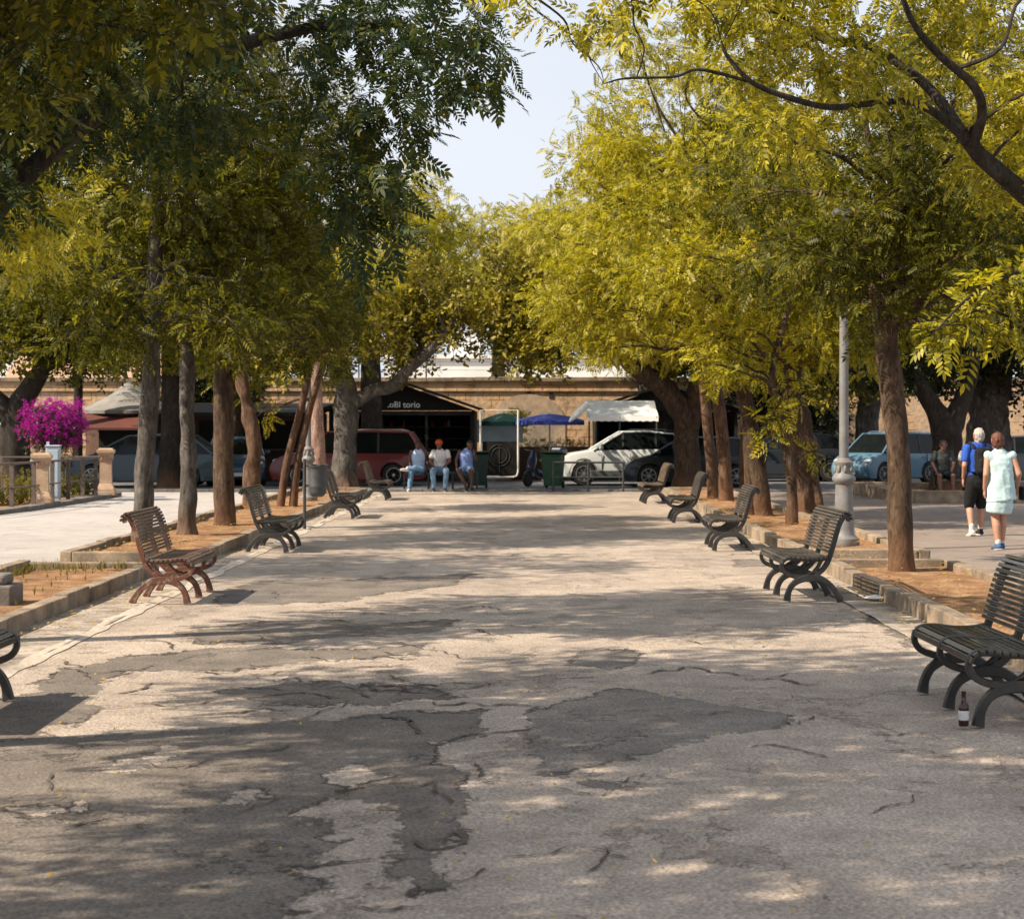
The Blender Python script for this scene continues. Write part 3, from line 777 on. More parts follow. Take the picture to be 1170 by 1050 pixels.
# ================================================================ GARDEN ON THE LEFT: pillars, railings, cabinet, shrubs
def pillar(px, py, label, h, s=1.0):
    x, y = G(px, py)
    t = thing('stone_pillar', label, 'pillar', (x, y, .04), R(8), 'stone pillars of the garden railing')
    mb = MB(); mb.box((0, 0, .05), (.50 * s, .50 * s, .10), None, .015)
    def sq(z0, z1, a, b, n=1):
        mb.prism([Vector((-1, -1, 0)), Vector((1, -1, 0)), Vector((1, 1, 0)), Vector((-1, 1, 0))], (0, 0, 0), (0, 0, 0)) if False else None
        k = mb.add([(sx * q, sy * q, z) for q, z in ((a, z0), (b, z1)) for sx, sy in ((-1, -1), (1, -1), (1, 1), (-1, 1))])
        for i in range(4): j = (i + 1) % 4; mb.face(k + i, k + j, k + 4 + j, k + 4 + i)
        mb.face(k + 3, k + 2, k + 1, k); mb.face(k + 4, k + 5, k + 6, k + 7)
    for (z0, z1, a, b) in ((.10, .16, .24, .235), (.16, .30, .225, .165), (.30, .86, .162, .150)): sq(z0, z1, a * s, b * s)
    mb.build('shaft', M['limestone'], t)
    mb = MB()
    for (z0, z1, a, b) in ((.86, .89, .165, .17), (.89, 1.02, .152, .19), (1.02, 1.06, .20, .225), (1.06, 1.13, .232, .232), (1.13, 1.17, .20, .17)): sq(z0, z1, a * s, b * s)
    for i in range(4):
        for k in (-.09, -.03, .03, .09):
            Mx = Matrix.Rotation(i * math.pi / 2, 3, 'Z'); mb.box(Mx @ Vector((k * s, -.172 * s, .95)), (.03, .04, .10), Mx, .01)
    mb.build('capital', M['limestone'], t)
    t.scale = (1, 1, h / 1.17)
    return t
pillar(48, 579, 'cream stone pillar beside the pale blue cabinet', 1.13, .92)
pillar(121, 568, 'cream stone pillar at the far end of the railing', 1.17, .92)
def railing(label, pts, posts, z=.92):
    t = thing('metal_railing', label, 'railing', (pts[0][0], pts[0][1], .06), 0, 'railings of the left garden')
    o0 = Vector((pts[0][0], pts[0][1], 0))
    P = [Vector((p[0], p[1], 0)) - o0 for p in pts]
    for h, r in ((z, .026), (.42, .018)):
        MB().tube([p + Vector((0, 0, h)) for p in P], r, 8).build('rail', M['steel_brown'], t, 40)
    for (a, b) in posts:
        p = Vector((a, b, 0)) - o0
        MB().box(p + Vector((0, 0, z / 2)), (.085, .05, z)).box(p + Vector((0, 0, .015)), (.15, .12, .03)).build('post', M['steel_brown'], t)
    return t
railing('brown metal railing at the left edge, before the first stone pillar', [(-11.35, 33.8), (-10.72, 37.5), (-10.52, 40.2), (-10.47, 41.5)], [(-10.95, 36.2), (-10.70, 38.0), (-10.56, 39.6), (-10.49, 41.1)])
railing('brown metal railing between the two cream stone pillars', [(-10.47, 42.1), (-10.42, 44.0), (-10.38, 46.9)], [(-10.46, 42.6), (-10.42, 43.9), (-10.41, 45.3), (-10.39, 46.6)])
railing('brown metal railing deeper in the left garden behind the shrubs', [(-15.0, 46.5), (-12.5, 47.6), (-10.5, 48.2)], [(-14.4, 46.8), (-12.9, 47.4), (-11.4, 47.9)])
x, y = W(61, 575, 43.6).x, 43.6
t = thing('utility_cabinet', 'narrow pale blue cabinet behind the first stone pillar', 'cabinet', (x, y, .03), R(6))
MB().box((0, 0, .63), (.30, .32, 1.24), None, .015).build('body', M['bluewhite'], t)
MB().box((0.0, -.168, .66), (.24, .014, 1.05), None, .004).build('door', M['bluewhite'], t)
MB().box((0.0, .0, 1.275), (.33, .36, .035), None, .01).box((-.12, 0, 1.33), (.06, .06, .08)).build('lid', M['bluewhite'], t)
#PART3
# ================================================================ TREES
def pinnate(pairs=6, lw=.30, droop=.30, ll=.36):
    V = []
    for i in range(pairs):
        t = .22 + .72 * i / (pairs - 1)
        z = -droop * t * t
        L = ll * (1 - .9 * (t - .5) ** 2)
        for sgn in (-1, 1):
            a = R(62 - 14 * t)
            d = Vector((math.cos(a), sgn * math.sin(a), -.25)); d.normalize()
            p = Vector((-d.y * sgn * 0 + math.sin(a), -sgn * math.cos(a), 0)).normalized()
            b = Vector((t, 0, z))
            V += [b, b + d * L * .5 + p * L * lw * .5 + Vector((0, 0, .02)), b + d * L, b + d * L * .5 - p * L * lw * .5 + Vector((0, 0, .02))]
    b = Vector((.95, 0, -droop * .9)); d = Vector((1, 0, -.5)).normalized()
    V += [b, b + d * ll * .5 + Vector((0, ll * lw * .5, .02)), b + d * ll, b + d * ll * .5 - Vector((0, ll * lw * .5, -.02))]
    return np.array([tuple(v) for v in V])
def cluster(n=9, L=.42, w=.5, seed=0):
    r = random.Random(seed); V = []
    for i in range(n):
        t = .15 + .85 * i / (n - 1); a = i * 2.4
        d = Vector((.55, math.cos(a), math.sin(a) * .8 + .1)).normalized()
        up = Vector((r.uniform(-.3, .3), r.uniform(-.3, .3), 1)); p = d.cross(up).normalized()
        b = Vector((t, 0, -.1 * t)); l = L * r.uniform(.8, 1.15)
        q = d.cross(p) * l * .06
        V += [b, b + d * l * .55 + p * l * w * .5 + q, b + d * l, b + d * l * .55 - p * l * w * .5 + q]
    return np.array([tuple(v) for v in V])
def pinnate6(pairs=6, lw=.34, droop=.25, ll=.36):
    V = []
    def leaf(b, d, p, L):
        u = Vector((0, 0, .03 * L))
        V.extend([b, b + d * L * .30 + p * L * lw * .46 + u, b + d * L * .66 + p * L * lw * .40 + u, b + d * L - Vector((0, 0, .05 * L)), b + d * L * .66 - p * L * lw * .40 + u, b + d * L * .30 - p * L * lw * .46 + u])
    for i in range(pairs):
        t = .20 + .74 * i / (pairs - 1); z = -droop * t * t; L = ll * (1 - .9 * (t - .5) ** 2)
        for sgn in (-1, 1):
            a = R(64 - 16 * t); d = Vector((math.cos(a), sgn * math.sin(a), -.2 - .1 * (i % 2))).normalized(); p = Vector((math.sin(a), -sgn * math.cos(a), 0)).normalized()
            leaf(Vector((t + .02 * sgn, 0, z)), d, p, L)
    leaf(Vector((.96, 0, -droop * .92)), Vector((1, 0, -.5)).normalized(), Vector((0, 1, 0)), ll)
    return np.array([tuple(v) for v in V])
TPL_PIN = [pinnate(6, .36, .22), pinnate(5, .38, .35), pinnate(7, .34, .12), pinnate(5, .34, .05)]
TPL_FIC = [cluster(9, .42, .52, 1), cluster(8, .46, .5, 2), cluster(10, .4, .55, 3)]
TPL_BIG = [pinnate6(6, .36, .3, .36), pinnate6(5, .38, .45, .38), pinnate6(7, .34, .15, .33)]
SIX = {id(t) for t in TPL_BIG}

def sprays_to_mesh(name, pos, dirs, size, tpls, mat, rng, roll=.5):
    K = 6 if id(tpls[0]) in SIX else 4
    """place one compound leaf per position; every leaflet is one quad"""
    n = len(pos)
    d = dirs / np.linalg.norm(dirs, axis=1, keepdims=True)
    up = np.array([0, 0, 1.0]) + rng.normal(0, roll * 1.3, (n, 3))
    y = np.cross(up, d); y /= np.linalg.norm(y, axis=1, keepdims=True) + 1e-9
    z = np.cross(d, y)
    B = np.stack([d, y, z], axis=2)                      # columns = local axes
    which = rng.integers(0, len(tpls), n)
    out = []
    for w, T in enumerate(tpls):
        idx = np.where(which == w)[0]
        if len(idx) == 0: continue
        P = np.einsum('nij,kj->nki', B[idx] * size[idx][:, None, None], T) + pos[idx][:, None, :]
        out.append(P.reshape(-1, 3))
    V = np.concatenate(out).astype(np.float32)
    nf = len(V) // K
    me = bpy.data.meshes.new(name)
    me.vertices.add(len(V)); me.vertices.foreach_set('co', V.ravel())
    me.loops.add(nf * K); me.loops.foreach_set('vertex_index', np.arange(nf * K, dtype=np.int32))
    me.polygons.add(nf); me.polygons.foreach_set('loop_start', np.arange(0, nf * K, K, dtype=np.int32))
    me.materials.append(M[mat])
    me.update(calc_edges=True)
    return me
def clump_sprays(clumps, dens, size, rng, droop=.35, flat=.75, shell=2.0):
    pos = []; dr = []; sz = []
    for (c, r) in clumps:
        n = max(6, int(dens * r * r))
        u = rng.normal(0, 1, (n, 3)); u /= np.linalg.norm(u, axis=1, keepdims=True)
        rad = rng.random(n) ** (1 / shell)
        wob = .75 + .5 * rng.random(n)
        p = u * (rad * r * wob)[:, None]; p[:, 2] *= flat
        pos.append(p + np.array(c)); d = u * .8 + rng.normal(0, .7, (n, 3)); d[:, 2] -= droop; dr.append(d)
        sz.append(size * (.5 + .95 * rng.random(n) ** 1.4))
    return np.concatenate(pos), np.concatenate(dr), np.concatenate(sz)
def clumps_in(c, r, n, cr, rng, hollow=.25, zlo=-.9):
    """n leaf clumps of radius ~cr spread inside an ellipsoid, denser to the outside"""
    out = []; tries = 0
    while len(out) < n and tries < n * 60:
        tries += 1
        u = rng.normal(0, 1, 3); u /= np.linalg.norm(u)
        if u[2] < zlo: continue
        q = u * (hollow + (1 - hollow) * rng.random() ** .5)
        p = np.array(c) + q * np.array(r)
        k = cr * (.65 + .7 * rng.random())
        if all(np.linalg.norm(p - o[0]) > .62 * (k + o[1]) * .75 for o in out): out.append((p, k))
    return out

def trunk_mesh(mb, pts, rads, lump=.12, seed=0.0, flare=1.35, seg=22, n=14):
    P = smooth_path(pts, n); Rd = smooth_vals(list(rads), n)
    L0 = 0
    for i in range(len(P)):
        L0 = (P[i] - P[0]).length
        Rd[i] *= 1 + (flare - 1) * math.exp(-L0 / .22)
    mb.tube(P, Rd, seg, True, lump, 5.5, None, None, seed)
def tree(label, base, stems, clumps, leaf, bark, cat='tree', group=None, dens=260, size=.30, tpls=TPL_PIN, droop=.22, flat=.75,
         limb_r=.05, seed=1, twigs=3, lump=.12, flare=1.35, name='tree', limb_from=.55, extra=None, shell=2.0, limb_every=1, limb_max=999):
    """stems: list of (points, radii) in metres, world axes relative to the base; clumps in world coordinates"""
    rng = np.random.default_rng(seed); rr = random.Random(seed)
    b = Vector(base)
    if tpls is not TPL_FIC: size *= .76; dens *= 1.5
    t = thing(name, label, cat, b, 0, group)
    mb = MB()
    tops = []
    for k, (pts, rads) in enumerate(stems):
        trunk_mesh(mb, pts, rads, lump, seed * 3.1 + k * 7, flare if k == 0 or Vector(pts[0]).z < .3 else 1.0)
        P = smooth_path(pts, 8)
        Rd = smooth_vals(list(rads), 8)
        tops += [(P[i], Rd[i]) for i in range(int(len(P) * limb_from), len(P))]
    loc = [(Vector(c) - b, r) for c, r in clumps]
    br = mb
    for k, (c, r) in enumerate(loc):
        if k % limb_every or k >= limb_max: continue
        # limb leaves the stem lower down and rises towards the clump
        cand = min(tops, key=lambda q: (q[0] - c).length + max(0, q[0].z - c.z + .3) * 1.6)
        a, ra = cand
        mid = a.lerp(c, .5) + Vector((rr.uniform(-.2, .2), rr.uniform(-.2, .2), rr.uniform(.0, .35))) * (c - a).length * .35
        Lc = (c - a).length
        def wig(k): return Vector((rr.uniform(-1, 1), rr.uniform(-1, 1), rr.uniform(-.8, 1))) * Lc * k
        P = smooth_path([a, a.lerp(mid, .45) + wig(.06), mid + wig(.07), mid.lerp(c, .5) + wig(.08), c + wig(.03)], 5)
        r0 = min(ra * .62, limb_r * (.7 + .25 * (c - a).length))
        br.tube(P, [r0 + (.010 - r0) * (i / (len(P) - 1)) ** .8 for i in range(len(P))], 7, True, .12, 6)
        for q in range(twigs):
            s = P[rr.randrange(len(P) // 2, len(P))]
            e = c + Vector((rr.uniform(-1, 1), rr.uniform(-1, 1), rr.uniform(-.7, .7))) * r * .95
            m = s.lerp(e, .5) + Vector((rr.uniform(-.12, .12), rr.uniform(-.12, .12), rr.uniform(0, .15)))
            br.tube(smooth_path([s, m, e], 4), [.011 - .008 * i / 8 for i in range(9)], 5)
    trk = mb.build('trunk', M[bark], t, True)
    pos, dr, sz = clump_sprays([(tuple(c), r) for c, r in loc], dens, size, rng, droop, flat, shell)
    me = sprays_to_mesh('crown', pos, dr, sz, tpls, leaf, rng)
    o = bpy.data.objects.new('crown', me); link(o, t)
    return t
def straight(H, lean=(0, 0), r0=.15, r1=.1, wob=.05, seed=0, n=5):
    rr = random.Random(seed)
    pts = [(lean[0] * i / n + (rr.uniform(-wob, wob) if 0 < i else 0), lean[1] * i / n + (rr.uniform(-wob, wob) if 0 < i else 0), -.1 + (H + .1) * i / n) for i in range(n + 1)]
    return (pts, [r0 + (r1 - r0) * i / n for i in range(n + 1)])
def cl(specs, seed):
    rng = np.random.default_rng(seed); out = []
    for (c, r, n, cr, *o) in specs: out += clumps_in(c, r, n, cr, rng, *(o or ()))
    return out
GTL, GTR, GTB = 'trees in the left bed', 'trees in the right bed', 'old trees by the road'

# ---- left bed, far to near
tree('slim straight grey trunk tree behind the rust red bench', (-5.55, 27.9, .06), [straight(5.6, (.25, 0), .15, .10, .03, 1)],
     cl([((-5.1, 28.0, 5.7), (2.1, 2.1, 2.3), 22, .8), ((-5.2, 27.0, 3.6), (1.9, 1.1, 1.0), 14, .55)], 1), 'leaf_olive', 'bark_grey', group=GTL, seed=1, lump=.18, flare=1.2)
tree('knobbly dark trunk tree, second of the left row', (-5.20, 29.6, .06), [straight(5.5, (.0, .1), .125, .10, .03, 2)],
     cl([((-4.7, 29.8, 5.6), (2.1, 2.0, 2.0), 19, .78), ((-4.5, 28.9, 3.6), (1.8, 1.0, 1.0), 12, .55)], 2), 'leaf_olive', 'bark_grey', group=GTL, seed=2, lump=.35, flare=1.5)
tree('straight brown trunk tree with orange foot, third of the left row', (-5.08, 32.6, .06), [straight(5.8, (-.05, 0), .178, .13, .03, 3)],
     cl([((-4.8, 33.2, 5.5), (2.0, 2.0, 2.0), 18, .8), ((-4.4, 32.2, 3.6), (1.9, 1.2, .9), 12, .55)], 3), 'leaf_olive', 'bark_brown', group=GTL, seed=3, lump=.2, flare=1.3)
tree('knotty mottled trunk tree behind the dark bench of the left row', (-5.50, 39.0, .06), [([(0, 0, -.1), (-.02, 0, .6), (.02, 0, 1.2), (-.08, 0, 1.9), (-.22, 0, 2.6), (-.1, 0, 3.6), (.1, 0, 4.6)], [.17, .16, .165, .14, .12, .1, .08])],
     cl([((-5.5, 39.2, 4.6), (1.6, 1.6, 1.5), 11, .65)], 4), 'leaf_olive', 'bark_red', group=GTL, seed=4, lump=.5, flare=1.1)
tree('two slim leaning trunks rising side by side near the litter bin', (-5.02, 40.2, .06),
     [([(-.10, 0, -.1), (.04, 0, .9), (.30, 0, 1.9), (.44, 0, 2.5), (.6, 0, 3.4), (.75, 0, 4.4)], [.085, .08, .078, .075, .065, .05]),
      ([(.16, .05, -.1), (.26, .05, .9), (.46, .03, 1.8), (.62, 0, 2.4), (.9, .1, 3.3), (1.1, .1, 4.2)], [.088, .08, .075, .07, .06, .05])],
     cl([((-4.6, 40.5, 4.4), (1.35, 1.3, 1.2), 11, .58)], 5) + [((-5.42, 40.0, 1.95), .22)], 'leaf_ficus', 'bark_red', group=GTL, seed=5, lump=.06, flare=1.15)
tree('thick pinkish peeling trunk tree behind the hanging litter bin', (-5.2, 48.4, .06), [straight(4.6, (-.08, 0), .20, .15, .03, 6)],
     cl([((-5.3, 48.8, 5.0), (1.6, 1.7, 1.4), 11, .72)], 6), 'leaf_gold', 'bark_pink', group=GTL, seed=6, lump=.15, flare=1.1)
# near trees of the left row (trunks beside the frame, crowns reach into it)
tree('near dark tree whose branch hangs over the path from the left', (-5.15, 15.2, .06), [straight(3.4, (.35, .2), .17, .12, .04, 7), ([(.35, .2, 2.6), (1.0, .6, 3.7), (2.0, 1.0, 4.6), (3.2, 1.4, 5.1), (4.1, 1.6, 5.2)], [.11, .09, .07, .05, .03])],
     cl([((-3.9, 16.2, 5.2), (1.9, 2.0, 1.6), 24, .6), ((-4.8, 15.2, 4.2), (1.4, 1.5, .8), 9, .55)], 7)
     + [(tuple(W(px_, py_, 16.2 + .7 * math.sin(px_ * .7))), r_) for px_, py_, r_ in ((520, 25, .34), (560, 52, .24), (588, 72, .13), (566, 98, .13), (540, 85, .2), (500, 75, .36), (500, 112, .22), (470, 40, .4), (462, 110, .36), (478, 150, .17), (440, 160, .36), (455, 195, .22), (430, 225, .3), (446, 260, .17), (415, 290, .22), (400, 250, .36), (400, 120, .45), (400, 190, .42), (380, 40, .5), (540, -20, .3), (455, -30, .5), (432, 20, .4))],
     'leaf_teal', 'bark_dark', group=GTL, seed=7, dens=300, size=.29, tpls=TPL_BIG, droop=.45, limb_r=.02, limb_every=2, limb_max=20)
tree('broad dark tree beside the path nearest the viewer on the left', (-5.0, 9.8, .06), [straight(3.2, (.2, .1), .17, .12, .04, 8)],
     cl([((-3.9, 10.3, 5.2), (2.5, 2.5, 1.7), 38, .72)], 8), 'leaf_olive', 'bark_dark', group=GTL, seed=8, dens=300, size=.32, limb_r=.018, limb_every=4)
tree('dark tree at the near corner of the left bed', (-5.3, 4.8, .06), [straight(3.4, (.2, .1), .17, .12, .04, 9)],
     cl([((-4.2, 5.4, 5.4), (2.6, 2.4, 1.7), 36, .74)], 9), 'leaf_olive', 'bark_dark', group=GTL, seed=9, dens=280, size=.34, limb_r=.018, limb_every=4)
tree('tall leafy tree beyond the near left bed with drooping olive crown', (-8.8, 21.5, .0), [straight(4.2, (.4, .1), .2, .14, .05, 10)],
     cl([((-7.0, 21.8, 5.4), (2.1, 2.4, 2.1), 22, .75)], 10), 'leaf_gold', 'bark_dark', group='trees of the left garden', seed=10, dens=280, size=.28)


# ---- right bed
def r20(L): return [tuple(W(x, y, Y) - Vector((5.55, 16.6, .06))) for x, y, Y in L]
tree('big branching tree at the right edge with a long limb over the path', (5.55, 16.6, .06),
     [([(0, 0, -.1), (.02, 0, 1.2), (-.02, 0, 2.3)] + r20([(1260, 310, 16.6), (1190, 240, 16.6), (1150, 205, 16.5), (1120, 178, 16.5), (1100, 152, 16.4)]), [.15, .13, .11, .095, .082, .074, .07, .066]),
      (r20([(1106, 160, 16.4), (1072, 132, 16.4), (1040, 117, 16.3), (1000, 118, 16.2), (950, 123, 16.0), (905, 113, 15.9), (860, 95, 15.8), (832, 66, 15.8), (825, 50, 15.8)]), [.05, .036, .030, .028, .027, .025, .022, .018, .006]),
      (r20([(1100, 153, 16.4), (1068, 108, 16.6), (1030, 75, 16.8), (985, 50, 17), (940, 45, 17), (900, 22, 17.2), (840, -12, 17.4)]), [.055, .045, .04, .034, .03, .025, .012]),
      (r20([(1112, 165, 16.4), (1122, 130, 16.2), (1112, 98, 16), (1070, 60, 15.8), (1040, 20, 15.6), (1020, -40, 15.4)]), [.05, .042, .038, .032, .025, .016]),
      (r20([(1250, 300, 16.4), (1210, 300, 15.6), (1160, 312, 15.0), (1110, 338, 14.7), (1075, 372, 14.6)]), [.03, .026, .02, .014, .006]),
      (r20([(858, 94, 15.85), (800, 80, 15.8), (770, 88, 15.7), (715, 90, 15.6), (690, 96, 15.6)]), [.016, .014, .012, .009, .004])],
     cl([((3.6, 17.2, 5.6), (2.5, 1.8, 1.4), 24, .46), ((5.0, 17.0, 4.5), (1.3, 1.4, .8), 9, .46), ((1.5, 16.0, 5.6), (.9, .9, .4), 7, .3)], 20) + [(tuple(W(x, y, 14.8)), r) for x, y, r in ((1160, 315, .2), (1130, 330, .22), (1150, 360, .2), (1100, 352, .2), (1080, 378, .15), (1120, 385, .16), (1100, 405, .1), (1165, 385, .16), (1062, 385, .08))]
     + [(tuple(W(x, y, 14.4)), r) for x, y, r in ((580, 2, .1), (620, 18, .09), (600, -6, .12), (660, 25, .14), (690, 10, .2), (668, 48, .08))],
     'leaf_gold', 'bark_dark', group=GTR, seed=20, dens=380, size=.25, tpls=TPL_BIG, droop=.3, limb_from=.5, limb_r=.018, limb_every=3, twigs=2, flare=1.2)
tree('straight brown trunk tree in the orange soil near the walking couple', (4.36, 22.3, .06), [([(0, 0, -.1), (-.02, 0, .7), (-.04, 0, 1.4), (-.12, 0, 2.2), (-.2, 0, 3.0), (-.1, .1, 4.2)], [.145, .138, .135, .135, .14, .11])],
     cl([((4.6, 22.8, 5.0), (2.2, 2.0, 1.9), 22, .68), ((5.4, 22.6, 3.5), (1.2, 1.2, .6), 5, .5), ((4.3, 24.2, 3.75), (1.5, .9, .8), 12, .48), ((4.2, 21.4, 3.75), (1.1, .5, .75), 12, .42)], 21) + [((4.05, 21.6, 3.0), .28), ((4.5, 21.5, 3.15), .3), ((4.45, 25.4, 3.75), .4), ((4.1, 25.4, 3.6), .35)], 'leaf_olive', 'bark_brown', group=GTR, seed=21, dens=300, size=.26, lump=.2, flare=1.15)
tree('thin crooked trunk tree with leafy shoots in the right bed', (4.52, 32.6, .06), [([(0, 0, -.1), (-.02, 0, .8), (-.12, 0, 1.5), (-.18, 0, 2.0), (-.35, 0, 2.4), (-.2, 0, 3.2), (.1, 0, 4.2)], [.10, .088, .085, .08, .065, .055, .04])],
     cl([((3.7, 33.4, 5.6), (2.4, 2.4, 2.4), 22, .8), ((3.6, 32.8, 3.1), (1.5, 1.1, .6), 8, .5)], 22) + [((4.15, 32.4, 1.9), .3), ((4.05, 32.4, 1.55), .24), ((4.9, 32.6, 1.3), .22), ((4.55, 32.6, 2.3), .35)], 'leaf_gold', 'bark_brown', group=GTR, seed=22, lump=.2, dens=240, size=.30)
tree('knobbly gnarled trunk tree beside the tall lamp post', (5.35, 36.2, .0), [([(0, 0, -.1), (-.02, 0, .5), (-.1, 0, 1.2), (-.22, 0, 1.9), (-.35, 0, 2.6), (-.2, 0, 3.6)], [.26, .25, .24, .2, .17, .13])],
     cl([((5.4, 36.6, 5.4), (2.8, 2.5, 2.6), 24, .9), ((5.2, 36.0, 3.0), (1.8, 1.3, .6), 8, .55)], 23), 'leaf_gold', 'bark_brown', group=GTR, seed=23, lump=.6, flare=1.2, dens=230)
tree('twin fused trunk tree leaning toward the path', (4.42, 36.4, .06), [([(.10, 0, -.1), (.02, 0, .6), (-.1, 0, 1.3), (-.22, 0, 2.0), (-.36, 0, 2.7), (-.5, 0, 3.8)], [.17, .165, .16, .15, .14, .1]),
      ([(-.16, .05, -.1), (-.17, .05, .5), (-.19, .05, 1.1), (-.23, .05, 1.8), (-.3, 0, 2.4)], [.11, .10, .095, .09, .07])],
     cl([((2.9, 37.2, 6.9), (2.1, 2.4, 3.0), 28, .8), ((2.4, 36.8, 3.9), (2.0, 1.6, .9), 10, .65)], 24), 'leaf_gold', 'bark_brown', group=GTR, seed=24, lump=.12, flare=1.2, dens=230, size=.31)
tree('slim reddish trunk tree standing behind the grey worn bench', (4.93, 42.9, .06), [straight(4.0, (-.12, 0), .13, .10, .03, 25)],
     cl([((4.2, 43.0, 6.0), (2.4, 2.2, 2.6), 18, .95)], 25), 'leaf_gold', 'bark_red', group=GTR, seed=25, dens=190, size=.34)
tree('nearer of the pair of slim reddish trunks, bending left at its top', (4.45, 42.6, .06), [([(0, 0, -.1), (-.03, 0, .7), (-.08, 0, 1.4), (-.16, 0, 2.1), (-.28, 0, 2.8), (-.4, 0, 3.8)], [.165, .15, .145, .14, .13, .1])],
     cl([((2.4, 42.8, 5.6), (2.3, 2.2, 2.4), 20, .85), ((1.7, 42.2, 3.9), (1.3, 1.2, .8), 6, .6)], 26), 'leaf_gold_pale', 'bark_red', group=GTR, seed=26, dens=200, size=.34, lump=.08, flare=1.1)
tree('farther of the pair of slim reddish trunks, bending left at its top', (4.43, 45.2, .06), [([(0, 0, -.1), (-.05, 0, .7), (-.12, 0, 1.4), (-.18, 0, 2.1), (-.25, 0, 2.8), (-.3, 0, 3.8)], [.15, .13, .125, .12, .11, .1])],
     cl([((2.6, 46.2, 6.6), (2.1, 2.2, 2.0), 18, .8)], 27), 'leaf_gold_pale', 'bark_red', group=GTR, seed=27, dens=200, size=.34, lump=.08, flare=1.1)

# ---- old fig trees and others by the road
B = Vector((4.62, 54.2, -.02))
def rel(B, L): return [tuple(W(x, y, Y) - B) for x, y, Y in L]
def near(c, k=.89): return (c[0] * k, c[1] * k, 1.75 + (c[2] - 1.75) * k)
tree('big fig tree with a forked trunk by the navy hatchback', B, [([(0, 0, -.1), (-.05, 0, .5), (-.08, 0, 1.4), (-.02, 0, 2.1)] + rel(B, [(800, 440, 54), (815, 400, 54), (830, 350, 54)]), [.43, .38, .35, .36, .30, .23, .14]),
      ([(-.05, 0, 1.6)] + rel(B, [(775, 465, 53.9), (755, 440, 53.8), (725, 420, 53.5), (690, 385, 53), (650, 340, 52.5)]), [.29, .31, .29, .25, .18, .10])],
     cl([(near((2.5, 60.5, 5.5)), (3.3, 2.9, 2.2), 36, .9, .3, -.7), (near((.3, 59.5, 5.1)), (1.35, 1.6, 1.25), 12, .68), (near((6.2, 61, 5.4)), (2.1, 2.3, 2.0), 14, .9)], 30), 'leaf_ficus', 'bark_brown', cat='tree', group=GTB, seed=30, dens=180, size=.38, tpls=TPL_FIC, droop=.1, lump=.22, flare=1.5, name='fig_tree', limb_r=.08, limb_from=.5)
tree('broad dark grey trunk just behind the big forked fig tree', (4.65, 65.0, -.02), [([(0, 0, -.1), (.0, 0, 1), (-.1, 0, 2), (-.3, 0, 3.2), (-.3, 0, 4.4)], [.72, .64, .62, .55, .3])],
     cl([((3.6, 66, 6.8), (4.2, 2.6, 2.6), 24, 1.15)], 31), 'leaf_gold', 'bark_dark', group=GTB, seed=31, dens=110, size=.50, tpls=TPL_FIC, lump=.2, name='fig_tree')
B = Vector((-4.98, 52.9, -.02))
tree('grey fig tree with a thick limb curving right over the black kiosk', B, [([(0, 0, -.1), (.0, 0, .6), (.03, 0, 1.4), (.06, 0, 2.2), (.0, 0, 3.0), (-.4, 0, 4.0), (-.7, 0, 5.0)], [.40, .34, .31, .34, .28, .2, .12]),
      ([(.05, 0, 2.25)] + rel(B, [(425, 447, 52.9), (450, 440, 52.8), (468, 420, 52.6), (490, 402, 52.4), (512, 380, 52.2)]), [.2, .19, .18, .16, .14, .09])],
     cl([((-4.6, 53.2, 5.0), (2.7, 2.4, 1.9), 22, .8), ((-2.2, 52.6, 4.7), (1.0, 1.2, .9), 6, .5)], 32), 'leaf_ficus', 'bark_grey', cat='tree', group=GTB, seed=32, dens=190, size=.36, tpls=TPL_FIC, droop=.15, lump=.2, flare=1.4, name='fig_tree', limb_r=.08)
tree('dark trunk tree standing behind the red minivan', (-4.78, 60.3, -.02), [straight(5.2, (-.1, 0), .36, .30, .03, 33)],
     cl([((-3.9, 61, 7.2), (2.6, 2.4, 2.2), 18, .95)], 33), 'leaf_gold', 'bark_dark', group=GTB, seed=33, dens=130, size=.45, tpls=TPL_PIN)
tree('pale gold tree rising behind the old stone wall', (-1.2, 76.0, 0), [straight(7.0, (.1, 0), .35, .2, .1, 34)],
     cl([((-1.6, 76, 7.8), (3.6, 2.4, 2.5), 30, 1.0)], 34), 'leaf_gold_pale', 'bark_grey', group='trees behind the stone wall', seed=34, dens=120, size=.5)
tree('wide golden tree behind the wall above the white car', (4.5, 77.5, 0), [straight(7.0, (.1, 0), .35, .2, .1, 35)],
     cl([((4.0, 77.5, 8.0), (4.2, 2.4, 3.0), 30, 1.2)], 35), 'leaf_gold_pale', 'bark_grey', group='trees behind the stone wall', seed=35, dens=90, size=.55)
tree('wide dark trunk tree behind the teal car', (-10.4, 56.2, -.02), [straight(4.6, (.1, 0), .32, .25, .03, 36)],
     cl([((-9.4, 56.6, 5.8), (3.0, 2.6, 2.4), 24, 1.0, .3, -.6), ((-8.3, 56.0, 3.9), (2.2, 1.6, .7), 9, .6)], 36), 'leaf_gold', 'bark_dark', group=GTB, seed=36, dens=150, size=.42)
tree('brown trunk tree between the dark blue car and the slim row', (-9.25, 61.0, -.02), [straight(4.2, (.1, 0), .30, .2, .05, 37)],
     cl([((-7.6, 60.8, 5.6), (2.6, 2.4, 2.6), 20, .95)], 37), 'leaf_gold', 'bark_brown', group=GTB, seed=37, dens=140, size=.42)
B = Vector((-14.6, 55.0, -.02))
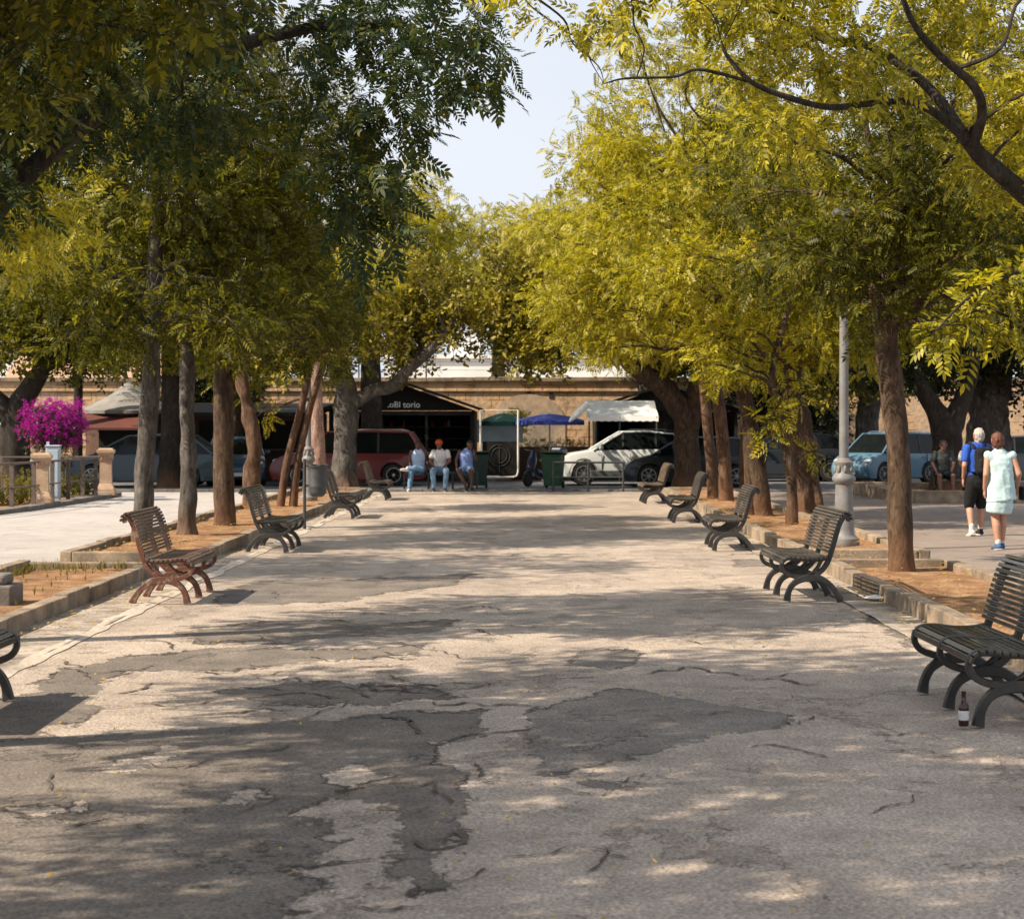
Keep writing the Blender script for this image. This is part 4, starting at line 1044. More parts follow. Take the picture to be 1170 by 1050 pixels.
tree('dark forked tree behind the magenta bougainvillea', B, [([(0, 0, -.1), (.0, 0, .9), (.05, 0, 1.9), (.3, 0, 2.6), (.8, 0, 3.4), (1.3, 0, 4.4)], [.5, .44, .42, .34, .24, .14]), ([(.0, 0, 1.9), (-.5, 0, 2.5), (-1.2, 0, 3.0), (-2.2, 0, 3.7)], [.36, .3, .22, .14])],
     cl([((-14.0, 55.2, 5.2), (3.6, 2.8, 2.2), 28, 1.0, .3, -.7), ((-11.9, 54.6, 4.0), (1.6, 1.4, .8), 6, .6)], 38), 'leaf_olive', 'bark_dark', group=GTB, seed=38, dens=170, size=.38, tpls=TPL_FIC, limb_r=.09)
tree('thin dark trunk tree beside the conical canvas roof', (-14.05, 60.5, -.02), [straight(4.6, (0, 0), .16, .13, .02, 39)],
     cl([((-13.6, 60.8, 6.6), (3.0, 2.4, 2.2), 18, 1.0)], 39), 'leaf_gold', 'bark_dark', group=GTB, seed=39, dens=130, size=.42)
B = Vector((11.1, 62.5, -.02))
tree('thick grey trunk tree beside the light blue car', B, [straight(4.8, (.1, 0), .40, .34, .05, 40)],
     cl([((9.2, 62, 5.6), (3.4, 2.8, 2.6), 26, 1.05), ((12.0, 61.5, 4.6), (2.4, 2.0, 1.5), 10, .9)], 40), 'leaf_ficus', 'bark_grey', group=GTB, seed=40, dens=140, size=.42, tpls=TPL_FIC)
B = Vector((10.85, 49.6, .08))
tree('black forked tree rising behind the seated pair on the right', B, [([(0, 0, -.1), (.0, 0, .8), (.0, 0, 1.55), (-.35, 0, 2.2), (-.85, 0, 3.0), (-1.3, 0, 4.0)], [.40, .37, .40, .24, .20, .15]), ([(.05, 0, 1.5), (.35, 0, 2.2), (.62, 0, 3.0), (.8, 0, 4.2)], [.34, .24, .20, .15])],
     cl([((10.9, 49.8, 5.4), (3.2, 2.4, 2.0), 26, .95), ((8.6, 49.0, 3.7), (1.5, 1.3, .8), 6, .7)], 41), 'leaf_dark', 'bark_dark', group=GTB, seed=41, dens=190, size=.38, tpls=TPL_FIC, limb_r=.08)
tree('huge grey trunk tree behind the walking couple', (12.7, 53.0, -.02), [straight(5.0, (.2, 0), .62, .46, .06, 42)],
     cl([((13.4, 53, 5.0), (3.2, 2.6, 2.3), 26, 1.05), ((11.8, 52.4, 3.5), (1.5, 1.2, .6), 6, .6)], 42), 'leaf_dark', 'bark_grey', group=GTB, seed=42, dens=170, size=.38, tpls=TPL_FIC, lump=.25)
tree('leafy tree filling the right side of the pavement', (9.8, 31.5, 0), [straight(4.0, (-.3, .0), .2, .14, .05, 43)],
     cl([((8.4, 31.6, 5.4), (2.3, 2.2, 2.0), 24, .8)], 43), 'leaf_gold', 'bark_dark', group='trees of the right pavement', seed=43, dens=230, size=.30)

tree('dark bushy evergreen in front of the wall behind the gnarled trunk', (9.2, 66.5, -.02), [straight(3.0, (.1, 0), .18, .12, .05, 44)],
     cl([((9.0, 66.5, 3.0), (2.2, 1.3, 1.9), 22, .75)], 44), 'leaf_dark', 'bark_dark', group='evergreens in front of the stone wall', seed=44, dens=170, size=.36, tpls=TPL_FIC)
tree('dark bushy evergreen in front of the wall behind the slim left trunks', (-10.9, 66.8, -.02), [straight(3.0, (.1, 0), .18, .12, .05, 45)],
     cl([((-10.8, 66.8, 3.1), (2.4, 1.2, 1.9), 24, .75)], 45), 'leaf_dark', 'bark_dark', group='evergreens in front of the stone wall', seed=45, dens=170, size=.36, tpls=TPL_FIC)

# ---- bougainvillea standard and garden shrubs
rng = np.random.default_rng(77)
bx = W(62, 487, 45.6)
t = thing('bougainvillea', 'round magenta bougainvillea in full flower above the railing', 'bougainvillea', (bx.x, 45.6, .05), 0)
MB().tube([(.12, 0, -.05), (.10, 0, .5), (.05, 0, 1.1), (0, 0, 1.6)], [.06, .05, .05, .04], 8, True, .2).build('trunk', M['bark_dark'], t, True)
cb = [(c, r) for c, r in clumps_in((0, 0, 1.72), (.70, .66, .50), 60, .23, rng, .6)]
pos, dr, sz = clump_sprays([(tuple(c), r) for c, r in cb] + [((.62 * math.cos(a), .55 * math.sin(a), 1.72 + .5 * math.sin(a * 2.3)), .16) for a in np.linspace(0, 6.1, 11)], 1250, .08, rng, .0, .9, 2.6)
o = bpy.data.objects.new('blossom', sprays_to_mesh('blossom', pos, dr, sz, TPL_FIC, 'petal', rng)); link(o, t)
cb = [(c, r) for c, r in clumps_in((0, 0, 1.62), (.62, .6, .5), 34, .26, rng, .3)] + [((.25, -.45, 1.3), .28), ((-.2, -.45, 1.35), .28), ((.0, -.55, 1.55), .22), ((.2, 0, .9), .22)]
pos, dr, sz = clump_sprays([(tuple(c), r) for c, r in cb], 420, .13, rng)
o = bpy.data.objects.new('foliage', sprays_to_mesh('foliage', pos, dr, sz, TPL_FIC, 'leaf_dark', rng)); link(o, t)
def shrub(label, c, r, n, seed, mat='leaf_hedge'):
    rg = np.random.default_rng(seed)
    t = thing('garden_shrub', label, 'shrub', (c[0], c[1], .03), 0, 'shrubs behind the garden railing')
    cb = clumps_in((0, 0, r[2] * .85), r, n, .22, rg, .2)
    pos, dr, sz = clump_sprays([(tuple(q), k) for q, k in cb], 700, .13, rg)
    o = bpy.data.objects.new('foliage', sprays_to_mesh('foliage', pos, dr, sz, TPL_FIC, mat, rg)); link(o, t)
    mb = MB()
    for i in range(5):
        a = i * 1.26; mb.tube([(0, 0, -.03), (.1 * math.cos(a), .1 * math.sin(a), r[2] * .6), (.3 * math.cos(a), .3 * math.sin(a), r[2] * 1.3)], [.02, .015, .006], 6)
    mb.build('stem', M['bark_dark'], t, True)
shrub('yellow green shrub behind the railing at the left edge', (-11.6, 41.2), (.62, .55, .36), 18, 1)
shrub('yellow green shrub just left of the first stone pillar', (-11.0, 42.0), (.40, .5, .36), 12, 2)
shrub('small bright shrub behind the railing between the two pillars', (-10.95, 45.9), (.32, .35, .34), 10, 3)
shrub('dark low shrub behind the far pillar', (-10.9, 47.8), (.4, .4, .26), 9, 4, 'leaf_dark')
shrub('yellow green shrub on the wall behind the bougainvillea', (-15.2, 62.8), (.9, .5, .9), 20, 5)
#PART4
# ================================================================ CARS
def make_car(name, label, loc, rz, L, Wd, H, mat, style, group, rim='alloy', cat='car', roof=None, clad=False):
    t = thing(name, label, cat, loc, rz, group)
    S = {'suv': dict(hood=.58, hoodb=.575, cowl=.645, belt=.68, A=.26, R1=.475, R2=.83, D=.985, nose=.40, gc=.155, wr=.36, fw=.195, rw=.80),
         'mpv': dict(hood=.52, hoodb=.54, cowl=.60, belt=.58, A=.18, R1=.38, R2=.90, D=.995, nose=.36, gc=.12, wr=.33, fw=.19, rw=.80),
         'hatch': dict(hood=.55, hoodb=.56, cowl=.635, belt=.63, A=.20, R1=.42, R2=.82, D=.975, nose=.37, gc=.12, wr=.33, fw=.185, rw=.81),
         'saloon': dict(hood=.56, hoodb=.58, cowl=.65, belt=.64, A=.25, R1=.44, R2=.74, D=.90, nose=.38, gc=.12, wr=.33, fw=.185, rw=.80)}[style]
    X = lambda f: (f - .5) * L
    wr = S['wr']; ar = wr + .055
    zb = H * S['gc']; hw = Wd / 2
    def arch(fx):
        cx = X(fx); pts = []
        a0 = math.asin(max(-1, min(1, (zb - wr) / ar)))
        for i in range(11):
            a = math.pi - a0 + (2 * a0 - math.pi) * i / 10
            pts.append((cx + ar * math.cos(a), wr + ar * math.sin(a)))
        return pts
    bot = [(X(.012), zb + .06), (X(.03), zb)] + arch(S['fw']) + arch(S['rw']) + [(X(.975), zb), (X(.992), zb + .07)]
    top = [(X(1.0), H * .36), (X(.995), H * .52), (X(S['D']), H * S['belt'])]
    for i in range(1, 6):
        f = S['D'] + (S['A'] - S['D']) * i / 5; top.append((X(f), H * (S['belt'] + (S['cowl'] - S['belt']) * i / 5)))
    top += [(X(S['A'] * .72), H * (S['hoodb'] + .035)), (X(S['A'] * .42), H * S['hood']), (X(.035), H * (S['nose'] + .10)), (X(.008), H * S['nose']), (X(.0), H * .30)]
    out = bot + top
    mb = MB(); rings = []
    cz = H * .36
    for (yy, sx, sz) in ((-1, .972, .90), (-.985, .988, .96), (-.93, 1, 1), (-.5, 1.006, 1.012), (0, 1.008, 1.018), (.5, 1.006, 1.012), (.93, 1, 1), (.985, .988, .96), (1, .972, .90)):
        ring = []
        for (x, z) in out:
            zz = cz + (z - cz) * (sz if z > cz else 1); xx = x * (sx if z > zb + .02 else 1)
            # tumblehome near the belt
            y = yy * hw * (1 - .05 * max(0, (z - H * .42) / (H * .25))) * (1 - .06 * max(0, abs(xx) / (L / 2) - .82) / .18)
            ring.append((xx, y, zz))
        rings.append(mb.add(ring))
    n = len(out)
    for i in range(len(rings) - 1):
        for k in range(n):
            k2 = (k + 1) % n; mb.face(rings[i] + k, rings[i] + k2, rings[i + 1] + k2, rings[i + 1] + k)
    mb.face(*[rings[0] + k for k in range(n)]); mb.face(*[rings[-1] + k for k in reversed(range(n))])
    me = mb.mesh('body', [M[mat]], 35)
    bm = bmesh.new(); bm.from_mesh(me); bmesh.ops.triangulate(bm, faces=[f for f in bm.faces if len(f.verts) > 4]); bm.to_mesh(me); bm.free()
    body = link(bpy.data.objects.new('body', me), t)
    # dark sills, wheel wells
    MB().box((0, 0, zb + .02), (L * .5, Wd * .97, .10), None, .02).box((X(S['fw']), 0, wr + .05), (ar * 1.9, Wd * .80, wr * 1.4)).box((X(S['rw']), 0, wr + .05), (ar * 1.9, Wd * .80, wr * 1.4)).build('underbody', M['trim_black'], t)
    if clad:
        for s in (-1, 1):
            MB().box((0, s * (hw * .985), zb + .10), (L * .56 - ar * .4, .05, .20), None, .02).build('sill_cladding', M['trim_grey'], t)
            for fx in (S['fw'], S['rw']):
                MB().tube([(X(fx) + (ar + .01) * math.cos(R(a)), s * (hw * .972), wr + (ar + .01) * math.sin(R(a))) for a in range(-8, 189, 12)], .045, 8, True, 0, 3, (.5, 1), (0, 1, 0)).build('arch_cladding', M['trim_grey'], t, True)
        MB().box((X(.028), 0, H * .235), (.12, Wd * .86, .20), None, .03).build('bumper', M['trim_grey'], t)
    # greenhouse: dark glass shell, painted roof and pillars on top of it
    zt = H - .035; zbelt = H * S['belt'] - .02; zc = H * S['cowl'] - .02
    yb = hw * .925; yt = hw * .74
    rd = .09 if style == 'suv' else .03
    q = [(X(S['A']) + .02, zc), (X(S['R1']), zt - .015), (X((S['R1'] + S['R2']) / 2), zt), (X(S['R2']), zt - rd), (X(S['D']) - .03, zbelt)]
    def yat(z): return yb + (yt - yb) * (z - zbelt) / (zt - zbelt)
    mb = MB()
    k = mb.add([(x, -yat(z), z) for x, z in q] + [(x, yat(z), z) for x, z in q]); m_ = len(q)
    mb.face(*range(k, k + m_)); mb.face(*[k + m_ + i for i in reversed(range(m_))])
    for i in range(m_):
        j = (i + 1) % m_; mb.face(k + i, k + j, k + m_ + j, k + m_ + i)
    mb.build('window', M['car_glass'], t)
    mb = MB()
    rp = [(X(S['R1']) - .05, zt - .045), (X(S['R1']) + .12, zt + .005), (X((S['R1'] + S['R2']) / 2), zt + .032), (X(S['R2']) - .08, zt + .038 - rd), (X(S['R2']) + .04, zt - .02 - rd)]
    rows = []
    for yy in (-1.03, -.96, -.6, 0, .6, .96, 1.03):
        rows.append(mb.add([(x, yy * yt, z - (.035 if abs(yy) > 1 else .0) + .012 * (1 - yy * yy)) for x, z in rp]))
    for i in range(6):
        for j in range(4): mb.face(rows[i] + j, rows[i] + j + 1, rows[i + 1] + j + 1, rows[i + 1] + j)
    mb.build('roof', M[roof or mat], t, 60)
    for s in (-1, 1):
        mb = MB()
        def pil(x0, z0, x1, z1, w):
            mb.tube([(x0, s * (yat(z0) + .006), z0), ((x0 + x1) / 2, s * (yat((z0 + z1) / 2) + .008), (z0 + z1) / 2 + .012), (x1, s * (yat(z1) + .004), z1)], w, 6)
        pil(q[0][0] - .02, q[0][1], q[1][0], q[1][1], .032); pil(q[3][0], q[3][1], q[4][0], q[4][1], .055 if style != 'suv' else .05)
        mb.tube([(q[1][0], s * (yt + .004), q[1][1] - .005), (q[2][0], s * (yt + .004), q[2][1] - .005), (q[3][0], s * (yt + .004), q[3][1] - .005)], .028, 6)
        mb.build('pillar', M[mat], t, True)
    for s in (-1, 1):
        for f in ((.47, .70) if style != 'hatch' else (.50,)):
            x = X(f); MB().box((x, s * (yat((zbelt + zt) / 2) + .002), (zbelt + zt) / 2), (.06, .02, zt - zbelt - .06), Matrix.Rotation(s * math.atan2(yb - yt, zt - zbelt), 3, 'X')).build('pillar', M['trim_black'], t)
    # wheels
    for fx in (S['fw'], S['rw']):
        for s in (-1, 1):
            Mx = Matrix.Rotation(math.pi / 2, 3, 'X')
            w = MB().lathe([(wr * .62, -.10), (wr * .93, -.105), (wr, -.07), (wr, .07), (wr * .93, .105), (wr * .62, .10)], 28, (0, 0, 0), Mx).build('wheel', M['rubber'], t, 40)
            w.location = (X(fx), s * (hw - .115), wr)
            rb = MB(); yo = s * .085
            rb.lathe([(wr * .60, -.02), (wr * .67, -.02), (wr * .67, .03), (wr * .60, .03)], 28, (0, yo, 0), Mx, True)
            rb.lathe([(.0, -.01), (.05, -.01), (.05, .03), (.0, .03)], 12, (0, yo, 0), Mx)
            for a in range(7):
                an = a * 2 * math.pi / 7 + .3
                rb.box((math.cos(an) * wr * .34, yo, math.sin(an) * wr * .34), (wr * .58, .03, .05), Matrix.Rotation(-an, 3, 'Y'))
            rb.build('rim', M[rim], w)
    # lamps, mirrors, plates, handles
    for s in (-1, 1):
        MB().ball((X(.055), s * hw * .74, H * (S['nose'] + .085)), (.16, .17, .075), 12, 8).build('headlight', M['headlight'], t, True)
        MB().box((X(.985), s * hw * .80, H * .50), (.09, .20, .20 if style != 'mpv' else .30), None, .03).build('taillight', M['taillight'], t)
        mm = MB(); mm.ball((X(S['A'] + .055), s * (hw + .055), H * S['cowl'] + .06), (.07, .10, .065), 10, 7); mm.box((X(S['A'] + .055), s * (hw - .02), H * S['cowl'] + .03), (.05, .12, .03)); mm.build('mirror', M[mat], t, True)
        for f in (.53, .72): MB().box((X(f), s * (hw * .985 + .012), H * .515), (.17, .03, .028), None, .008).build('handle', M[mat], body)
    for s in (-1, 1):
        for f in (S['A'] + .06, .52, .76):
            MB().box((X(f), s * (hw * 1.0), H * .40), (.012, .02, H * .36)).build('door_gap', M['trim_black'], t)
    gb = MB().box((X(.012), 0, H * .30), (.05, Wd * .58, .13), None, .02).box((X(.02), 0, H * .205), (.05, Wd * .7, .07), None, .02)
    gb.build('grille', M['trim_black'], t)
    MB().box((X(-.004) - .012, 0, H * .235), (.02, .5, .11), None, .004).build('licence_plate', M['white_paint'], t)
    MB().box((X(1.0) + .004, 0, H * .40), (.02, .5, .11), None, .004).build('licence_plate', M['white_paint'], t)
    if style in ('mpv', 'suv'):
        for s in (-1, 1):
            rl = MB(); rl.tube([(X(S['R1'] + .05), s * yt * .93, zt + .02), (X(S['R1'] + .08), s * yt * .93, zt + .055), (X(S['R2'] - .06), s * yt * .93, zt + .055), (X(S['R2'] - .02), s * yt * .93, zt + .01)], .014, 6)
            rl.build('roof_rail', M['chrome'] if style == 'mpv' else M['trim_black'], t, True)
    return t
GC = 'cars parked along the road'
RZ = -.03
make_car('parked_car', 'dark red minivan with silver roof rails parked behind the seated men', (W(399, 500, 58.2).x, 58.2, RZ), 0, 4.68, 1.82, 1.66, 'car_red', 'mpv', GC)
make_car('parked_car', 'white off road car behind the green wheeled bin and low rail', (W(714, 500, 58.6).x, 58.6, RZ), R(2), 4.3, 1.9, 1.66, 'car_white', 'suv', GC, roof='car_dark', clad=True)
make_car('parked_car', 'navy blue hatchback in front of the white car', (W(791, 500, 57.0).x, 57.0, RZ), R(-3), 4.1, 1.76, 1.48, 'car_navy', 'hatch', GC)
make_car('parked_car', 'teal grey car parked behind the stone pillars', (W(166, 500, 57.0).x, 57.0, RZ), R(2), 4.5, 1.8, 1.55, 'car_teal', 'hatch', GC)
make_car('parked_car', 'dark teal car behind the bougainvillea, cut by the left edge', (W(-38, 500, 57.2).x, 57.2, RZ), R(181), 4.5, 1.8, 1.52, 'car_teal', 'saloon', GC)
make_car('parked_car', 'dark blue car glimpsed between the slim trees of the left row', (W(266, 500, 58.8).x, 59.4, RZ), R(99), 4.2, 1.78, 1.45, 'car_blue', 'hatch', GC)
make_car('parked_car', 'light blue car parked at an angle behind the thick grey trunk', (W(1014, 500, 60.0).x, 60.0, RZ), R(38), 3.45, 1.66, 1.6, 'car_lightblue', 'mpv', GC)
make_car('parked_car', 'dark car in the shade between the trunks of the right row', (W(900, 500, 61.5).x, 62.5, RZ), R(4), 4.5, 1.8, 1.6, 'car_dark', 'suv', GC)
make_car('parked_car', 'dark car in deep shade behind the walking couple', (W(1195, 500, 58.0).x, 59.0, RZ), R(180), 4.4, 1.8, 1.5, 'car_dark', 'saloon', GC)

# small blue scooter with luggage box, behind the green bin
sx = W(619, 500, 57.4).x
t = thing('motor_scooter', 'dark blue motor scooter behind the green wheeled bin', 'scooter', (sx, 57.4, RZ), R(55))
mb = MB(); mb.tube([(-.35, 0, .42), (-.1, 0, .36), (.2, 0, .38), (.55, 0, .55), (.8, 0, .72)], [.12, .13, .14, .18, .10], 10); mb.tube([(-.62, 0, .48), (-.5, 0, .75), (-.42, 0, 1.02)], [.14, .15, .08], 10); mb.build('body', M['blue_plastic'], t, True)
MB().tube([(.0, 0, .76), (.3, 0, .80), (.7, 0, .84)], [.11, .13, .10], 10, True, 0, 3, (.5, 1)).build('seat', M['trim_black'], t, True)
MB().tube([(-.42, -.32, 1.08), (-.45, 0, 1.04), (-.42, .32, 1.08)], .022, 8).build('handlebar', M['trim_black'], t, True)
MB().box((.92, 0, .98), (.36, .40, .32), None, .06).build('luggage_box', M['blue_plastic'], t)
for xx in (-.72, .62):
    w = MB().lathe([(.10, -.05), (.2, -.055), (.235, -.03), (.235, .03), (.2, .055), (.10, .05)], 20, (0, 0, 0), Matrix.Rotation(math.pi / 2, 3, 'X')).build('wheel', M['rubber'], t, 40); w.location = (xx, 0, .235)

# ================================================================ WHEELED BINS, LOW RAILS
def wheelie(label, px, py, mat, w=.56, h=1.05, rz=0):
    x, y = G(px, py)
    t = thing('wheeled_bin', label, 'wheeled bin', (x, y, RZ + .01), R(rz), 'wheeled bins by the road')
    mb = MB(); k = mb.add([(sx_ * w / 2 * s, sy_ * w / 2 * s, z) for s, z in ((.78, .08), (.98, h * .9)) for sx_, sy_ in ((-1, -1), (1, -1), (1, 1), (-1, 1))])
    for i in range(4): j = (i + 1) % 4; mb.face(k + i, k + j, k + 4 + j, k + 4 + i)
    mb.face(k + 3, k + 2, k + 1, k); mb.face(k + 4, k + 5, k + 6, k + 7)
    mb.box((0, 0, h * .89), (w * 1.04, w * 1.04, .05), None, .015); mb.build('body', M[mat], t)
    mb = MB(); mb.box((0, -.01, h * .955), (w * 1.1, w * 1.12, .05), Matrix.Rotation(R(-4), 3, 'X'), .02).box((0, -w * .3, h * .985), (w * .6, .12, .03), None, .01); mb.tube([(-w * .5, w * .6, h * .93), (w * .5, w * .6, h * .93)], .02, 8); mb.build('lid', M[mat], t)
    for s in (-1, 1):
        o = MB().lathe([(.0, -.03), (.09, -.03), (.1, -.02), (.1, .02), (.09, .03), (.0, .03)], 16, (0, 0, 0), Matrix.Rotation(math.pi / 2, 3, 'Y')).build('wheel', M['rubber'], t, 40); o.location = (s * w * .42, w * .38, .10)
    return t
wheelie('dark green wheeled bin beside the seated person in shorts', 546, 557, 'dark_green_plastic', .60, 1.06, 4)
wheelie('bright green wheeled bin in front of the white car', 632, 557, 'green_plastic', .58, 1.06, -14)
def low_rail(label, px0, px1, py, h, posts, mid=.5):
    x0, y = G(px0, py); x1, _ = G(px1, py)
    t = thing('barrier_rail', label, 'rail', (x0, y, RZ + .0), 0, 'low tube rails along the road')
    L = x1 - x0
    MB().tube([(0, 0, h), (L, 0, h)], .028, 10).build('top_rail', M['steel_dark'], t, True)
    MB().tube([(0, 0, h * mid), (L, 0, h * mid)], .022, 10).build('lower_rail', M['steel_dark'], t, True)
    for i in range(posts):
        MB().tube([(L * (i + .0) / (posts - 1), 0, 0), (L * i / (posts - 1), 0, h)], .028, 10).box((L * i / (posts - 1), 0, .01), (.12, .12, .02)).build('post', M['steel_dark'], t, True)
    return t
low_rail('low dark tube rail in front of the white car', 632, 712, 561, .80, 3)
low_rail('low dark rail on which the three people sit', 462, 545, 560, .50, 4)

# ================================================================ KIOSKS, PARASOLS, AWNING
def wedge_roof(mb, x0, xa, x1, ze, za, y0, y1, th=.09):
    for (xs, zs, xe, zee) in ((x0, ze, xa, za), (xa, za, x1, ze)):
        mb.prism([Vector((xs, 0, zs)), Vector((xe, 0, zee)), Vector((xe, 0, zee + th)), Vector((xs, 0, zs + th))], (0, y0, 0), (0, y1, 0))
KY = 62.0
kx = W(459, 0, KY).x
t = thing('black_kiosk', 'black gabled timber kiosk with white lettering in the gable', 'kiosk', (kx, KY, RZ), 0, None)
hwk = 2.50
mb = MB(); wedge_roof(mb, -2.60, 0, 2.60, 2.26, 3.16, -.35, 4.0); mb.build('roof', M['black_roof'], t)
mb = MB()
mb.prism([Vector((-hwk + .12, 0, 2.28)), Vector((hwk - .12, 0, 2.28)), Vector((0, 0, 3.13))], (0, 0, 0), (0, .06, 0))
mb.box((-2.3, 1.9, 1.14), (.08, 3.9, 2.28)).box((2.3, 1.9, 1.14), (.08, 3.9, 2.28)).box((0, 3.85, 1.14), (4.5, .08, 2.28)); mb.build('wall', M['black_wood'], t)
MB().box((0, .08, .5), (4.5, .10, 1.0)).box((0, -.02, 1.02), (4.54, .36, .05)).build('counter', M['black_wood'], t)
MB().box((0, 0.03, 2.20), (4.6, .10, .14)).build('beam', M['black_roof'], t)
for xx in (-2.25, -.8, .8, 2.25): MB().box((xx, .03, 1.6), (.09, .09, 1.14)).build('post', M['black_wood'], t)
for zz in (1.35, 1.75):
    MB().box((0, 3.6, zz), (4.2, .3, .04)).build('shelf', M['steel_brown'], t)
rk = random.Random(8)
for i in range(26):
    sh = rk.choice([1.37, 1.77]); hh = rk.uniform(.12, .26)
    MB().lathe([(.0, 0), (.045, 0), (.045, hh * .6), (.018, hh * .8), (.018, hh), (.0, hh)], 10, (rk.uniform(-2, 2), 3.55, sh)).build('bottle', M[rk.choice(['bottle_glass', 'paper', 'green_cloth', 'cloth_orange'])], t, True)
MB().box((1.1, .02, .62), (.7, .03, .5), None, .01).build('menu_board', M['steel_brown'], t)
fc = bpy.data.curves.new('sign_lettering', 'FONT'); fc.body = '.oBI torio'; fc.size = .27; fc.extrude = .012; fc.align_x = 'CENTER'; fc.offset = .004
fo = bpy.data.objects.new('tmp_text', fc); COL.objects.link(fo)
dgx = bpy.context.evaluated_depsgraph_get(); fm = bpy.data.meshes.new_from_object(fo.evaluated_get(dgx)); bpy.data.objects.remove(fo)
fm.materials.clear(); fm.materials.append(M['sign_white'])
so = link(bpy.data.objects.new('sign_lettering', fm), t); so.rotation_euler = (R(90), 0, 0); so.location = (.07, -.04, 2.385)

# white tube enclosure with a dark panel, right of the black kiosk
ex0, ex1 = W(549, 0, 60.6).x, W(592, 0, 60.6).x
t = thing('terrace_enclosure', 'white tube frame with dark panel beside the black kiosk', 'enclosure', (ex0, 60.6, RZ), 0)
Lx = ex1 - ex0
mb = MB(); mb.tube([(0, 0, 0), (0, 0, 2.28)], .032, 10).tube([(Lx, 0, 2.28), (Lx, 0, .34), (Lx - .04, 0, .22), (Lx - .14, 0, .18), (0, 0, .16)], .032, 10).tube([(0, 0, 2.28), (Lx, 0, 2.28)], .012, 8); mb.build('frame', M['white_paint'], t, True)
mb = MB(); mb.box((Lx / 2, .06, .76), (Lx - .1, .03, 1.08)); mb.build('panel', M['black_wood'], t)
mb = MB()
for rr_ in (.24, .34): mb.tube([(Lx / 2 + rr_ * math.cos(a * math.pi / 12), .035, .86 + rr_ * math.sin(a * math.pi / 12)) for a in range(25)], .012, 5, False)
mb.tube([(Lx / 2, .035, .3), (Lx / 2, .035, 1.2)], .012, 5); mb.build('panel_ornament', M['steel_dark'], t)
MB().box((Lx / 2, 2.0, 1.62), (Lx + .3, .04, .74)).build('back_panel', M['bluewhite'], t)
def parasol(label, px, pyc, Y, r, drop, mat, tilt=0, pole=True):
    c = W(px, pyc, Y)
    t = thing('parasol', label, 'parasol', (c.x, Y, RZ), 0, 'parasols of the terrace')
    zt = c.z - RZ
    mb = MB(); seg = 48
    rows = []
    for i in range(7):
        f = i / 6; rad = r * f; z = zt - drop * f ** 1.6
        rows.append(mb.add([(rad * math.cos(2 * math.pi * k / seg), rad * math.sin(2 * math.pi * k / seg), z - (.035 * abs(math.sin(4 * 2 * math.pi * k / seg)) * f * f)) for k in range(seg)]))
    rows.append(mb.add([(r * 1.0 * math.cos(2 * math.pi * k / seg), r * math.sin(2 * math.pi * k / seg), zt - drop - .16 + .03 * math.sin(2 * math.pi * k / seg * 24)) for k in range(seg)]))
    for i in range(7):
        for k in range(seg): k2 = (k + 1) % seg; mb.face(rows[i] + k, rows[i] + k2, rows[i + 1] + k2, rows[i + 1] + k)
    mb.build('canopy', M[mat], t, 60)
    MB().tube([(0, 0, 0), (0, 0, zt + .05)], .028, 10).build('pole', M['white_paint'], t, True)
    for k in range(8): a = 2 * math.pi * k / 8 + .2; MB().tube([(0, 0, zt - .05), (r * .5 * math.cos(a), r * .5 * math.sin(a), zt - drop * .4), (r * .98 * math.cos(a), r * .98 * math.sin(a), zt - drop - .02)], .012, 5).build('rib', M['steel_dark'], t)
    MB().lathe([(.0, 0), (.28, 0), (.28, .05), (.06, .10), (.0, .10)], 20).build('base', M['plinth'], t, 40)
    return t
parasol('dark green parasol beside the black kiosk', 576, 472, 62.8, .80, .26, 'green_cloth')
parasol('blue parasol behind the green wheeled bin', 628, 473, 62.2, 1.12, .20, 'blue_cloth')
# terrace planters under the parasols
px0 = W(622, 0, 64).x
t = thing('terrace_planter', 'long low terrace planter with small plants under the blue parasol', 'planter', (px0, 64.5, RZ), 0)
MB().box((0, 0, .55), (3.0, .4, 1.1), None, .03).build('box', M['brown_panel'], t)
rg = np.random.default_rng(9); cb = [((x_, 0, 1.2), .2) for x_ in np.linspace(-1.3, 1.3, 10)]
pos, dr, sz = clump_sprays(cb, 900, .12, rg); o = bpy.data.objects.new('foliage', sprays_to_mesh('foliage', pos, dr, sz, TPL_FIC, 'leaf_hedge', rg)); link(o, t)
bxp = W(590, 478, 66)
t = thing('wall_bush', 'dark green bush standing between the two parasols', 'shrub', (bxp.x, 66.2, RZ), 0)
rg = np.random.default_rng(19); cb = clumps_in((0, 0, 2.0), (.42, .4, .45), 12, .25, rg, .2); pos, dr, sz = clump_sprays([(tuple(c), r) for c, r in cb], 700, .15, rg)
o = bpy.data.objects.new('foliage', sprays_to_mesh('foliage', pos, dr, sz, TPL_FIC, 'leaf_hedge', rg)); link(o, t)
MB().tube([(0, 0, 0), (.02, 0, 1.0), (0, 0, 2.0)], [.05, .04, .03], 8).build('trunk', M['bark_dark'], t, True)

